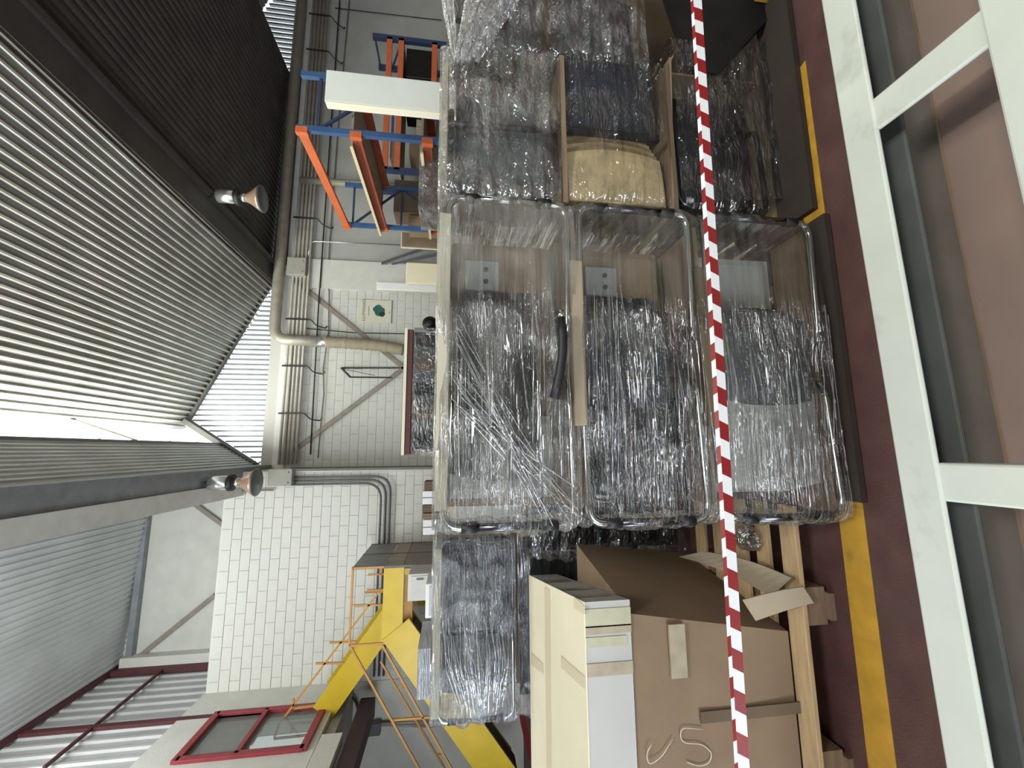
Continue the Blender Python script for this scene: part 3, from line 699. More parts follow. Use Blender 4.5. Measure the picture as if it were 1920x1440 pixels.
# tall white panel
p0 = W(612, 130, Y=3.9); p1 = W(607, 188, Y=3.9)
wpan = empty('white_board', ((p0.x+p1.x)/2, 3.95, 0), 'tall white furniture panel standing behind the wrapped chair stack', 'panel')
box('panel', (p1.x, 3.9, .2), (p0.x, 4.0, p0.z), 'white_panel', wpan, .008); box('edge_strip', (p1.x-.012, 3.9, .2), (p1.x, 3.99, p0.z-.01), 'panel_edge', wpan)
box('foot', (p1.x+.03, 3.91, 0), (p0.x-.03, 3.99, .2), 'wood_dark', wpan)
# things leaning on / in front of the back wall
def slab(name, c4, Y, d, m_, label, cat):
    x0, y0, x1, y1 = c4; a = W(x0, y1, Y=Y); b = W(x1, y0, Y=Y)
    r = empty(name, ((a.x+b.x)/2, Y, 0), label, cat); box('face', (a.x, Y, 0), (b.x, Y+d, a.z), m_, r, .004); box('back_rim', (a.x-.015, Y+d-.01, 0), (b.x+.015, Y+d+.02, a.z+.02), 'panel_edge', r); return r
slab('cream_board', (762, 494, 800, 529), 9.6, .05, 'cream', 'cream board standing against the white wall', 'board')
slab('white_strip', (707, 533, 800, 541), 9.8, .04, 'white_box', 'tall narrow white strip standing beside the cream board', 'strip')
slab('cardboard_sheet', (753, 438, 800, 461), 8.2, .05, 'cardboard', 'upright folded cardboard sheet beside the rack', 'cardboard')
for k, (x0, y0, x1, y1) in enumerate(((716, 494, 806, 462), (722, 494, 806, 472), (735, 494, 806, 480))):
    q = W(x0, y0, Y=YB-.12); p = W(x1, y1, Y=YB-.9); dd = (p-q)
    p = q+dd*((q.z)/(q.z-p.z))
    tag(bar('metal_profile', q, p, .07, .03, 'conduit_dark' if k != 1 else 'gutter'), ('outermost', 'middle', 'innermost')[k]+' of three long dark profiles leaning on the shaded wall', 'profile', 'leaning metal profiles')

# wrapped load further back (maroon top) on its own base
a = W(757, 852, Y=6.0); b = W(757, 617, Y=6.0)
wl = empty('wrapped_load', ((a.x+b.x)/2, 6.4, 0), 'film wrapped load with a maroon board top behind the chair stack', 'load')
box('load_core', (a.x+.05, 6.05, .15), (b.x-.05, 6.8, 2.0), 'grey_fabric', wl)
for k in range(5): box('slat', (a.x+.12+k*.35, 6.02, .2), (a.x+.30+k*.35, 6.05, 2.02), ('black_fabric', 'brown_wrap')[k % 2], wl)
box('top_board', (a.x, 6.0, 2.06), (b.x, 6.85, 2.16), 'maroon_wrap', wl, .01); box('board_edge', (a.x-.01, 5.98, 2.14), (b.x+.01, 6.87, 2.18), 'panel_edge', wl)
for x_ in (a.x+.06, b.x-.06): tube('frame_tube', [(x_, 6.02, .2), (x_, 6.02, 2.04)], .025, 'dark_chrome', wl)
mk('stretch_film', bxv((a.x-.02, 5.97, .15), (b.x+.02, 6.88, 2.05)), BF, 'film_dark', wl)
box('skid', (a.x, 6.0, 0), (b.x, 6.85, .15), 'wood', wl)
# black wheel at its corner
wh = empty('trolley_wheel', W(800, 610, Y=7.2), 'black wheel peeking out beside the far wrapped load', 'wheel')
c_ = W(806, 606, Y=7.2); lathe('tyre', [(0, .10), (.02, .13), (.08, .13), (.10, .10)], c_, (0, 1, 0), 'black', wh, 24); lathe('hub', [(0, .09), (-.02, .04)], c_, (0, 1, 0), 'black', wh, 12)
bar('fork', (c_.x, c_.y+.05, 0), c_+Vector((0, .05, 0)), .05, .05, 'conduit_dark', wh)

# ================================================================== HIGH-BAY LAMPS
def lamp(loc, label, tilt=0):
    r = empty('high_bay_lamp', loc, label, 'lamp', 'high bay lamps')
    c = Vector(loc); dn = (0, 0, -1)
    tube('suspension', [c+Vector((0, 0, .18)), c], .03, 'black', r)
    lathe('ballast_housing', [(0, .10), (.01, .115), (.29, .115), (.30, .10)], c, dn, 'aluminium', r)
    lathe('cage_ring', [(.30, .13), (.31, .14), (.38, .14), (.39, .12)], c, dn, 'black', r)
    lathe('neck', [(.39, .07), (.48, .075)], c, dn, 'aluminium', r)
    lathe('reflector', [(.47, .07), (.52, .09), (.60, .14), (.68, .20), (.74, .235)], c, dn, 'copper_glass', r, 28)
    lathe('lens_disc', [(.735, .238), (.75, .238), (.765, .22)], c, dn, 'lens', r, 28)
    return r
lamp((4.52, 7.62, 5.70), 'high bay lamp hanging from the dark roof beam above the rack')
lamp((-.52, 8.0, 5.56), 'high bay lamp hanging from the gutter beam beside the white block room')

# ================================================================== FOREGROUND: WRAPPED CHAIRS
def rrect(x0, x1, y0, y1, r, step):
    """rounded rectangle in plan, list of (point, normal)"""
    out = []
    def seg(a, b, n):
        L = (Vector(b)-Vector(a)).length; k = max(1, int(L/step))
        for i in range(k): out.append((Vector(a).lerp(Vector(b), i/k), Vector(n)))
    def arc(c, a0):
        for i in range(6):
            a = a0+math.pi/2*i/6; out.append((Vector((c[0]+r*math.cos(a), c[1]+r*math.sin(a))), Vector((math.cos(a), math.sin(a)))))
    seg((x0+r, y0), (x1-r, y0), (0, -1)); arc((x1-r, y0+r), -math.pi/2)
    seg((x1, y0+r), (x1, y1-r), (1, 0)); arc((x1-r, y1-r), 0)
    seg((x1-r, y1), (x0+r, y1), (0, 1)); arc((x0+r, y1-r), math.pi/2)
    seg((x0, y1-r), (x0, y0+r), (-1, 0)); arc((x0+r, y0+r), math.pi)
    return out
def wrap(name, x0, x1, y0, y1, z0, z1, material, label, seed=0, amp=.010, top=False, r=.06, pull=.018, step=.014, zn=64, cat='stretch film', group='stretch film wraps', lift=0, sag=None, bulge=None):
    ring = rrect(x0, x1, y0, y1, r, step); n = len(ring); V = []; Fc = []
    for j in range(zn+1):
        t = j/zn; z = z0+(z1-z0)*t
        edge = pull*(abs(2*t-1)**6)                        # film is drawn in between the layers
        for p, nn in ring:
            a = Vector((p.x*2.2+seed, p.y*2.2, z*30)); b = Vector((p.x*6+seed, p.y*6, z*12+seed)); c = Vector((p.x*3, p.y*3+seed, z*75))
            d = amp*(1.3*noise.noise(a)+.8*noise.noise(b)+.5*noise.noise(c))-edge
            if bulge and nn.y < -.5:
                bx_ = math.exp(-((p.x-bulge[0])/bulge[1])**2); d = d*(1+1.4*bx_)+bulge[2]*bx_*(1-(2*t-1)**2)
            zz = z+lift*noise.noise(Vector((p.x*5, p.y*5, seed)))*(1 if j in (0, zn) else .5)
            if sag: zz += sag(p.x, t)
            V.append((p.x+nn.x*d, p.y+nn.y*d, zz))
    for j in range(zn):
        for i in range(n):
            if ring[i][1].y > .5 or ring[i][0].y > y0+.45: continue        # the far side lies against the lining
            Fc.append((j*n+i, j*n+(i+1) % n, (j+1)*n+(i+1) % n, (j+1)*n+i))
    if top:
        m = len(V); cx, cy = (x0+x1)/2, (y0+y1)/2
        for s_ in (.8, .4):
            for i in range(n):
                v = V[zn*n+i]; V.append((cx+(v[0]-cx)*s_, cy+(v[1]-cy)*s_, v[2]+.006*noise.noise(Vector((v[0]*9, v[1]*9, s_*7)))))
        V.append((cx, cy, z1))
        prev = zn*n
        for k in range(2):
            cur = m+k*n
            for i in range(n): Fc.append((prev+i, prev+(i+1) % n, cur+(i+1) % n, cur+i))
            prev = cur
        for i in range(n): Fc.append((prev+i, prev+(i+1) % n, len(V)-1))
    o = mk(name, V, Fc, material, smooth=True); tag(o, label, cat, group); return o
def strands(parent_obj, lines, r, material, name='film_strand'):
    parts = []
    for pts in lines: parts.append(tubev(pts, r, 5, True))
    v, f = join(parts); o = mk(name, v, f, material, parent_obj, smooth=True); tag(o, kind='stuff'); return o
def panelv(x0, x1, z0, z1, yf, thick, curve_x=0, curve_y=0, nx=10, nz=12, rz=.0):
    """padded slab facing -Y; the x1 end bows out by curve_x, the face bulges by curve_y"""
    V = []; Fc = []
    for s, yo in ((0, 0), (1, thick)):
        for j in range(nz+1):
            w_ = j/nz*2-1
            for i in range(nx+1):
                t = i/nx; e = 1-w_*w_
                x = x0+(x1-x0)*t+curve_x*e*t
                y = yf+yo-curve_y*(1-(2*t-1)**2)*e*(1 if s == 0 else .3)
                if s == 0 and (i in (0, nx) or j in (0, nz)): y += thick*.35
                z = z0+(z1-z0)*j/nz-rz*0
                V.append((x, y, z))
    q = (nx+1)*(nz+1)
    for j in range(nz):
        for i in range(nx):
            a = j*(nx+1)+i; Fc.append((a, a+1, a+nx+2, a+nx+1)); Fc.append((q+a, q+a+nx+1, q+a+nx+2, q+a+1))
    for i in range(nx):
        a = i; b = nz*(nx+1)+i; Fc.append((a+1, a, q+a, q+a+1)); Fc.append((b, b+1, q+b+1, q+b))
    for j in range(nz):
        a = j*(nx+1); b = a+nx; Fc.append((a, a+nx+1, q+a+nx+1, q+a)); Fc.append((b+nx+1, b, q+b, q+b+nx+1))
    return V, Fc
def chair(loc, flip, label, hz=.215, back='black_fabric', frame='chrome', seat='cardboard', plate=True, arm=True, back_x=(.40, .86), back_curve=-.05, closed=True, bar_mat='dark_chrome', back_y=.035, gl='black', L=.50, ribs=True, low=.02, arm_y=0):
    """cantilever chair lying on its side, sled base towards the viewer; closed end of the base at x=0, chair runs to +x (flip: -x)"""
    r = empty('cantilever_chair', loc, label, 'chair', 'wrapped cantilever chairs')
    s = -1 if flip else 1; o = Vector(loc)
    def P(x, y, z): return o+Vector((s*x, y, z))
    def fx(vf):
        v, f = vf; v = [P(p[0], p[1], p[2]) for p in v]
        return v, (f if s > 0 else [tuple(reversed(q)) for q in f])
    R = .0125
    if closed:
        pts = rounded([P(L+.06, .30, hz), P(L, .02, hz), P(0, 0, hz), P(0, 0, -hz), P(L, .02, -hz), P(L+.06, .30, -hz)], .062, 7)
        v, f = tubev(pts, R, 10); mk('sled_base', v, f, frame, r, smooth=True)
        v, f = tubev([P(0, -.001, -hz+.10), P(0, -.001, hz-.10)], R+.0012, 10); mk('floor_bar', v, f, bar_mat, r, smooth=True)
        for z in (-hz+.085, hz-.085):
            v, f = tubev([P(0, 0, z-.026), P(0, 0, z+.026)], .0185, 10); mk('glide_cap', v, f, gl, r, smooth=True)
    v, f = fx(panelv(.07, .38, -hz+.03, hz-.02, .20, .03, 0, .0)); mk('seat_underside', v, f, seat, r)
    if plate:
        v, f = fx((bxv((.17, .15, .02), (.29, .165, .15)), BF)); pl_ = mk('mounting_plate', v, f, 'steel_plate', r)
        for x in (.205, .255):
            v, f = tubev([P(x, .149, .07), P(x, .145, .07)], .010, 10); mk('bolt_hole', v, f, 'black', pl_)
    if ribs:
        for k, z in enumerate((-.13, -.10, -.07, -.04, -.01, .02, .05, .08, .11, .14)):
            v, f = fx((bxv((.29, .165, z-.012), (.41, .19, z+.012)), BF)); mk('shell_rib', v, f, 'black' if k % 3 else 'grey_fabric', r)
    v, f = fx(panelv(back_x[1], back_x[0], -hz+low, hz-.02, back_y, .06, back_curve, .025)); mk('backrest', v, f, back, r, smooth=True)
    if arm:
        zz = -hz+.045
        pts = [P(.46, arm_y, zz), P(.56, arm_y-.004, zz-.004), P(.66, arm_y, zz+.010), P(.74, arm_y+.012, zz+.030)]
        v, f = tubev(rounded(pts, .06), [.013]+[.016]*(len(rounded(pts, .06))-2)+[.018], 10); mk('armrest', v, f, 'black', r, smooth=True)
        v, f = tubev([P(.435, arm_y, zz), P(.462, arm_y, zz)], .0125, 10); mk('armrest_tip', v, f, 'chrome', r, smooth=True)
    return r

CY = 1.435                      # front plane of the middle stack
T = [(1.305, .235), (.815, .235), (.29, .25)]
XRt, XLf = .910, -.250
lay = ['top layer', 'middle layer', 'bottom layer']
for k, (zc, hh) in enumerate(T):
    chair((XRt, CY, zc), True, 'chair at the right end of the %s in the middle wrapped stack' % lay[k], hz=hh-.015,
          back=('black_gloss', 'navy_fabric', 'grey_fabric')[k], seat=('cardboard', 'cardboard', 'lightgrey_foam')[k], arm=(k < 2), bar_mat=('chrome', 'dark_chrome', 'dark_chrome')[k], ribs=k < 2, plate=k < 2, low=(.11, .08, .02)[k], arm_y=(-.062, 0, 0)[k])
    chair((XLf, CY, zc), False, 'chair at the left end of the %s in the middle wrapped stack' % lay[k], hz=hh-.015,
          back=('black_fabric', 'black_gloss', 'lightgrey_foam')[k], seat=('lightgrey_foam', 'cardboard_dark', 'lightgrey_foam')[k],
          back_x=((.17, .42), (.08, .44), (.12, .46))[k], back_curve=-.03, arm=False, plate=(k == 0), frame='chrome', ribs=False, back_y=(.06, .03, .03)[k], low=(.10, .04, .02)[k])
# cardboard lining and layer sheets of the middle stack
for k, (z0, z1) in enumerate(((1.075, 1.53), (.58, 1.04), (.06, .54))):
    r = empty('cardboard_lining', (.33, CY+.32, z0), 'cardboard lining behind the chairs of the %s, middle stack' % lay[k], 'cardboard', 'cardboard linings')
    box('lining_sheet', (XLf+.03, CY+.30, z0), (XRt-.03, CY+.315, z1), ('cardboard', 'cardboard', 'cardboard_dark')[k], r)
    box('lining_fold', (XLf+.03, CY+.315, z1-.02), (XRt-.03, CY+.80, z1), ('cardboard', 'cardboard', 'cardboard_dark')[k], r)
for k, z in enumerate((1.055, .555)):
    r = empty('layer_sheet', (.33, CY+.4, z), 'cardboard sheet between the %s and the layer below it, middle stack' % lay[k], 'cardboard', 'layer sheets')
    box('sheet', (XLf+.05, CY+.02, z-.008), (XRt-.04, CY+.8, z+.008), 'cardboard', r)
    box('folded_edge', (XLf+.33, CY-.012, z-.025), (XRt-.22, CY+.02, z+.022), ('cardboard_pale', 'cardboard_dark')[k], r, .006)
def lid(x0, x1, y0, y1, z0, z1, label):
    r = empty('top_lid', ((x0+x1)/2, (y0+y1)/2, z0), label, 'lid', 'cardboard lids')
    box('lid_board', (x0, y0, z1-.008), (x1, y1, z1), 'lid_cream', r)
    box('lid_rim', (x0, y0-.004, z0), (x1, y0+.004, z1), 'lid_cream', r, .0015); box('lid_rim', (x0-.004, y0, z0), (x0+.004, y1, z1), 'lid_cream', r); box('lid_rim', (x1-.004, y0, z0), (x1+.004, y1, z1), 'lid_cream', r)
lid(XLf+.06, XRt-.07, CY-.006, CY+.78, 1.512, 1.552, 'cream cardboard lid on top of the middle wrapped stack')
lid(1.07, 1.70, 1.615, 2.38, 1.535, 1.562, 'cream cardboard lid on top of the right wrapped stack')
lid(-1.66, -.65, 2.975, 3.78, 1.556, 1.604, 'cream cardboard lid on top of the left wrapped stack')
pr_ = empty('stack_base', (.33, CY+.4, 0), 'low wooden base under the middle wrapped stack', 'base')
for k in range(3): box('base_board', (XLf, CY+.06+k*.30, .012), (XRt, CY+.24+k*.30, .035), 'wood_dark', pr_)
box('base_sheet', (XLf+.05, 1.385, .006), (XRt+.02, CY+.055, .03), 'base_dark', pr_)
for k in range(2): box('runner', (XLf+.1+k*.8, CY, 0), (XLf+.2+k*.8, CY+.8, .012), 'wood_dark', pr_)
fm = ('film_top', 'film_clear', 'film_low')
for k, (z0, z1) in enumerate(((1.06, 1.56), (.55, 1.06), (.02, .55))):
    w_ = wrap('stretch_film', XLf-.03, XRt+.03, CY-.03, CY+.84, z0, z1, fm[k], 'clear stretch film around the %s of the middle chair stack' % lay[k], seed=k*3.1, top=(k == 0), r=.075, bulge=(.27, .26, .018))
    ln = []
    random.seed(20+k)
    if k == 0:                   # diagonal bundle of film across the front of the top layer
        for i in range(16):
            a = W(850+random.uniform(-8, 25), 600+random.uniform(-15, 160), Y=CY-.045); b = W(1050+random.uniform(-40, 45), 965+random.uniform(-60, 30), Y=CY-.035)
            mid = a.lerp(b, .5)+Vector((0, -.008, random.uniform(-.01, .01))); ln.append([a, mid, b])
    for i in range((10, 26, 22)[k]):
        z = random.uniform(z0+.04, z1-.04); xa = random.uniform(-.2, .2); xb = random.uniform(.35, .6)
        ln.append([(xa, CY-.037, z+random.uniform(-.02, .02)), ((xa+xb)/2, CY-.043, z), (xb, CY-.036, z+random.uniform(-.02, .02))])
    strands(w_, ln, .0016, 'film_strand')
random.seed(7)

# ------------------------------------------------------------------ right stack
RY = 1.62
rx0, rx1 = 1.04, 1.76
chair((rx0+.04, RY+.02, 1.29), False, 'chair wrapped in the top layer of the right stack', hz=.23, back='grey_fabric', seat='grey_fabric', frame='black', bar_mat='black', back_x=(.10, .36), back_curve=.0, plate=False, ribs=False, arm=False, back_y=.05, L=.40)
chair((rx1-.05, RY+.06, 1.29), True, 'second chair wrapped in the top layer of the right stack', hz=.22, back='grey_fabric', seat='lightgrey_foam', frame='dark_chrome', back_x=(.06, .34), back_curve=.0, plate=False, ribs=False, arm=False, back_y=.08, L=.30, closed=False)
tb = W(845, 232, Y=RY); te = W(1045, 247, Y=RY)
tag(tube('chair_leg_tube', [tb, te], .013, 'black'), 'black tube standing upright inside the top layer of the right stack', 'tube', 'loose frame tubes')
tb = W(1062, 243, Y=RY-.01); te = W(1235, 262, Y=RY-.01)
tag(bar('chair_leg_tube', tb, te, .030, .02, 'black'), 'flat black tube in front of the plywood seats in the right stack', 'tube', 'loose frame tubes')
# upholstered chair and plywood seat shells in the middle layer
def pad(name, x0, x1, z0, z1, y, m_, label, thick=.07, group=None, cat='seat'):
    v, f = panelv(x0, x1, z0, z1, y, thick, .02, .03); r = empty(name, ((x0+x1)/2, y, z0), label, cat, group); mk('cushion', v, f, m_, r, smooth=True)
    box('backing_board', (x0+.01, y+thick, z0+.01), (x1-.01, y+thick+.015, z1-.01), 'black', r); return r
pad('seat_pad', 1.46, 1.80, .58, 1.03, RY+.03, 'navy_fabric', 'dark upholstered seat pad in the middle layer of the right stack', group='seat pads')
for i in range(6):
    x1 = 1.315+i*.028; yy = RY+.015+i*.022; V = []; Fc = []; nx, nz = 14, 12
    for side in (0, 1):
        for j in range(nz+1):
            t = j/nz; z = .565+t*.445
            for q in range(nx+1):
                u = q/nx; e = 1-(2*t-1)**2
                V.append((1.065+i*.008+(x1-1.065)*u+.03*e*(u-.35), yy+side*.012-.018*e+.03*u*u, z))
    qn = (nx+1)*(nz+1)
    for j in range(nz):
        for q in range(nx):
            a = j*(nx+1)+q; Fc.append((a, a+1, a+nx+2, a+nx+1)); Fc.append((qn+a, qn+a+nx+1, qn+a+nx+2, qn+a+1))
    for j in range(nz): a = j*(nx+1)+nx; Fc.append((a, qn+a, qn+a+nx+1, a+nx+1)); b = j*(nx+1); Fc.append((b, b+nx+1, qn+b+nx+1, qn+b))
    for q in range(nx): Fc.append((q, qn+q, qn+q+1, q+1)); b = nz*(nx+1)+q; Fc.append((b, b+1, qn+b+1, qn+b))
    o = mk('plywood_seat', V, Fc, 'plywood' if i % 2 == 0 else 'ply_edge', smooth=False)
    tag(o, ('front curved plywood seat shell, fully in view, right stack', 'second plywood seat shell, showing just its curved edge', 'third plywood seat shell from the front of the row', 'fourth plywood seat shell from the front of the row', 'fifth plywood seat shell from the front of the row', 'rearmost plywood seat shell of the row')[i], 'seat shell', 'plywood seat shells')
box_r = empty('cardboard_lining', (1.4, RY+.3, .02), 'cardboard lining behind the right wrapped stack', 'cardboard', 'cardboard linings')
box('lining_sheet', (rx0, RY+.33, .04), (rx1, RY+.345, 1.5), 'cardboard_dark', box_r); box('side_sheet', (rx1, RY+.02, .04), (rx1+.012, RY+.8, .50), 'cardboard', box_r)
r = empty('layer_sheet', (1.4, RY+.4, .52), 'bent cardboard sheet under the plywood seats in the right stack', 'cardboard', 'layer sheets')
mk('sheet', *barv((rx0-.02, RY+.38, .545), (rx1+.06, RY+.38, .505), .78, .010, up=(0, 0, 1)), 'cardboard', r); box('folded_edge', (rx0, RY-.012, .518), (rx1+.02, RY+.0, .536), 'cardboard_dark', r)
r = empty('layer_sheet', (1.4, RY+.4, 1.03), 'cardboard sheet under the top layer of the right stack', 'cardboard', 'layer sheets')
box('sheet', (rx0, RY+.01, 1.024), (rx1+.02, RY+.8, 1.034), 'cardboard', r); box('folded_edge', (rx0, RY-.006, 1.02), (rx1, RY+.01, 1.042), 'cardboard', r)
chair((rx0+.05, RY+.03, .27), False, 'dark chair in the bottom layer of the right stack', hz=.22, back='black_fabric', seat='black_fabric', frame='dark_chrome', bar_mat='black', back_x=(.08, .62), back_curve=.02, plate=False, ribs=False, arm=False, back_y=.05, L=.45)
pb = empty('stack_base', (1.4, RY+.4, 0), 'wooden base under the right wrapped stack', 'base')
for k in range(3): box('base_board', (rx0, RY+.0+k*.3, .015), (rx1+.35, RY+.12+k*.3, .04), 'cardboard', pb)
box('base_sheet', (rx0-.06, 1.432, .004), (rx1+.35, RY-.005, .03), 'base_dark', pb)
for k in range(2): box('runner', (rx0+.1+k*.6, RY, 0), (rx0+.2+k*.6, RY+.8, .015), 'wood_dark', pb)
wrap('stretch_film', rx0-.02, rx1+.01, RY-.03, RY+.82, 1.05, 1.57, 'film_grey', 'crumpled cloudy film around the top layer of the right stack', seed=11, top=True, amp=.014)
wrap('stretch_film', rx0+.0, rx1+.05, RY-.03, RY+.82, .55, 1.02, 'film_dark', 'thin clear film over the plywood seats in the right stack', seed=17, amp=.012)
wrap('stretch_film', rx0+.0, rx1+.20, RY-.03, RY+.82, .04, .50, 'film_dark', 'film around the dark bottom layer of the right stack', seed=23, amp=.012)

# ------------------------------------------------------------------ far right stack
qx0, qx1, QY = 1.86, 2.9, 1.75
pad('seat_pad', 1.98, 2.35, .58, .98, QY+.05, 'navy_fabric', 'dark blue seat pad under film at the far right edge', group='seat pads')
pad('seat_pad', 1.9, 2.6, 1.08, 1.5, QY+.15, 'grey_fabric', 'grey seat pad high in the far right stack', group='seat pads')
pad('seat_pad', 2.1, 2.7, 1.25, 1.52, QY-.0, 'black_fabric', 'black seat pad in the upper corner of the far right stack', group='seat pads')
br_ = empty('lining_box', (2.35, QY+.5, 0), 'dark cardboard box behind the far right chairs', 'box')
box('carton', (qx0+.02, QY+.32, .0), (qx1, QY+.9, 1.5), 'cardboard_dark', br_, .01); box('lid_seam', (qx0+.02, QY+.31, 1.2), (qx1, QY+.32, 1.21), 'ink', br_)
wrap('stretch_film', qx0, qx1, QY-.04, QY+.95, .55, 1.55, 'film_grey', 'cloudy film around the far right chair stack', seed=31, amp=.02, top=True)
# hanging bunch of loose film
ln = []
random.seed(3)
root = empty('loose_film', W(940, 60, Y=1.58), 'milky loose film gathered and tied at the top of the right stack', 'stretch film', 'stretch film wraps')
def sheet(name, A0, A1, B0, B1, m_, wob=.02, nu=24, nv=14, sd=0):
    V, Fc = [], []
    for j in range(nv+1):
        t = j/nv; a = Vector(A0).lerp(Vector(A1), t); b = Vector(B0).lerp(Vector(B1), t)
        for i in range(nu+1):
            u = i/nu; p = a.lerp(b, u); k = .35+.65*(1-t)
            p = p+Vector((.3*wob*noise.noise(Vector((u*9, t*1.5, sd))), wob*k*(math.sin(u*17+sd)+noise.noise(Vector((u*14, t*2, sd+4)))), .3*wob*noise.noise(Vector((u*6, t*3, sd+9))))); V.append(p)
    for j in range(nv):
        for i in range(nu): a = j*(nu+1)+i; Fc.append((a, a+1, a+nu+2, a+nu+1))
    return mk(name, V, Fc, m_, root, smooth=True)
sheet('film_fold', W(822, -30, Y=1.60), W(848, 108, Y=1.60), W(848, -30, Y=1.56), W(858, 112, Y=1.57), 'film_milky', .02, sd=1)
sheet('film_fold', W(880, -30, Y=1.58), W(850, 116, Y=1.58), W(990, -30, Y=1.50), W(900, 112, Y=1.57), 'film_milky', .035, sd=5)
sheet('film_fold', W(930, -30, Y=1.55), W(870, 116, Y=1.57), W(1000, -40, Y=1.50), W(905, 110, Y=1.56), 'film_left', .025, sd=8)
for i in range(14):
    u = random.random(); ln.append([W(885+100*u, -20, Y=1.5), W(868+40*u, 60, Y=1.53), W(850+30*u, 118, Y=1.56)])
strands(root, ln, .002, 'film_strand')
# dark board leaning at the far right
ld = empty('dark_board', (2.3, 1.6, 0), 'dark tilted board leaning on the far right stack behind the barrier tape', 'board')
c4 = [W(1235, -60, Y=1.66), W(1300, 130, Y=1.60), W(1345, 138, Y=1.58), W(1462, 12, Y=1.54), W(1452, -60, Y=1.54)]
prism('board', c4, (.02, .05, 0), 'dark_board', ld); prism('board_edge', [c4[2], c4[3], c4[3]+Vector((.02, -.004, .0)), c4[2]+Vector((.02, -.004, 0))], (0, .05, 0), 'black', ld)
fs = empty('film_skirt', (1.95, 1.55, 0), 'dusty film skirt hanging to the floor at the right stack', 'stretch film', 'stretch film wraps')
root = fs
sheet('film_fold', W(1300, 140, Y=1.60), W(1470, 50, Y=1.56), W(1330, 380, Y=1.58), W(1500, 372, Y=1.57), 'film_dark', .012, sd=12)
cl = tag(box('yellow_corner_post', W(1455, -5, Z=.0)+Vector((0, .0, 0)), W(1470, -28, Z=0)+Vector((.02, .08, .09)), 'yellow_paint'), 'yellow and black corner block at the foot of the dark board', 'corner block')

# ------------------------------------------------------------------ left stack (further back)
LY = 3.0
lx0, lx1 = -1.72, -.60
chair((lx0+.02, LY, 1.32), False, 'chair at the left end of the stack behind the cream box', hz=.24, back='grey_fabric', seat='lightgrey_foam', back_x=(.14, .48), back_curve=-.03, plate=False, ribs=False, arm=False, back_y=.05)
chair((lx1-.0, LY, 1.32), True, 'chair at the right end of the stack behind the cream box', hz=.24, back='black_gloss', seat='black_fabric', back_x=(.10, .62), back_curve=.06, plate=False, ribs=False, arm=False, back_y=.04, frame='dark_chrome')
for k, z in enumerate((.8, .3)):
    pad('seat_pad', lx0+.1, lx1-.05, z-.22, z+.22, LY+.05, 'black_gloss', ('black padded seats in the middle layer behind the cream box', 'black padded seats in the bottom layer behind the cardboard box')[k], group='seat pads')
lb = empty('cardboard_lining', (-1.16, LY+.35, .02), 'cardboard lining behind the left wrapped stack', 'cardboard', 'cardboard linings')
box('lining_sheet', (lx0+.04, LY+.34, .02), (lx1-.03, LY+.355, 1.56), 'cardboard', lb); box('lining_fold', (lx0+.04, LY+.355, 1.54), (lx1-.03, LY+.8, 1.56), 'cardboard', lb)
lbs = empty('stack_base', (-1.16, LY+.4, 0), 'wooden base under the left wrapped stack', 'base')
for k in range(3): box('base_board', (lx0, LY+k*.32, .015), (lx1, LY+.14+k*.32, .04), 'wood', lbs)
for k in range(2): box('runner', (lx0+.1+k*.8, LY, 0), (lx0+.2+k*.8, LY+.8, .015), 'wood_dark', lbs)
w_ = wrap('stretch_film', lx0-.02, lx1+.03, LY-.05, LY+.85, 1.06, 1.615, 'film_left', 'shiny film with bluish glints around the top layer behind the cream box', seed=41, top=True, amp=.014, r=.09)
ln = []
random.seed(5)
for i in range(34):
    q = random.random(); z_a = 1.12+.40*q; xa = random.uniform(-1.66, -1.5); xb = random.uniform(-1.25, -1.0)
    ln.append([(xa, LY-.062, 1.30+(z_a-1.32)*.7), ((xa+xb)/2, LY-.074, z_a), (xb, LY-.066, 1.34+(z_a-1.32)*1.05+random.uniform(-.03, .03))])
strands(w_, ln, .0018, 'film_strand')
wrap('stretch_film', lx0-.02, lx1+.16, LY-.05, LY+.85, .04, 1.05, 'film_low', 'film over the black lower layers behind the cardboard box', seed=47, amp=.014, r=.09)
# dark wrapped bundle filling the gap beside the middle stack
db = empty('dark_bundle', (-.42, 2.75, 0), 'black wrapped bundle in the gap between the middle stack and the box', 'bundle')
v, f = panelv(-.62, -.22, .04, 1.0, 2.62, .22, .02, .03); mk('bundle_pad', v, f, 'black_gloss', db, smooth=True)
for z in (.36, .68): box('strap', (-.63, 2.585, z), (-.21, 2.60, z+.03), 'black_fabric', db)
wrap('stretch_film', -.66, -.18, 2.54, 2.90, .05, 1.03, 'film_dark', 'film around the black bundle in the gap beside the middle stack', seed=53, amp=.016, r=.06)
# small box wrapped in film on top of the left stack
s0 = W(783, 1309, Y=3.1); s1 = W(783, 1218, Y=3.1); s2 = W(787, 1160, Z=s0.z)
sb = empty('small_wrapped_box', ((s0.x+s1.x)/2, 3.3, 1.615), 'small grey topped box wrapped in shiny film on the left stack', 'box')
box('carton', (s0.x, 3.1, 1.618), (s1.x, 3.55, s0.z), 'box_white', sb, .004); box('lid', (s0.x-.004, 3.095, s0.z), (s1.x+.004, 3.555, s0.z+.006), 'brown_sheet', sb)
mk('stretch_film', bxv((s0.x-.006, 3.09, 1.617), (s1.x+.006, 3.558, s0.z+.002)), [BF[i] for i in (2, 3, 4, 5)], 'film_box', sb)
e0 = W(790, 1218, Y=3.12); e1 = W(806, 1162, Y=3.55)
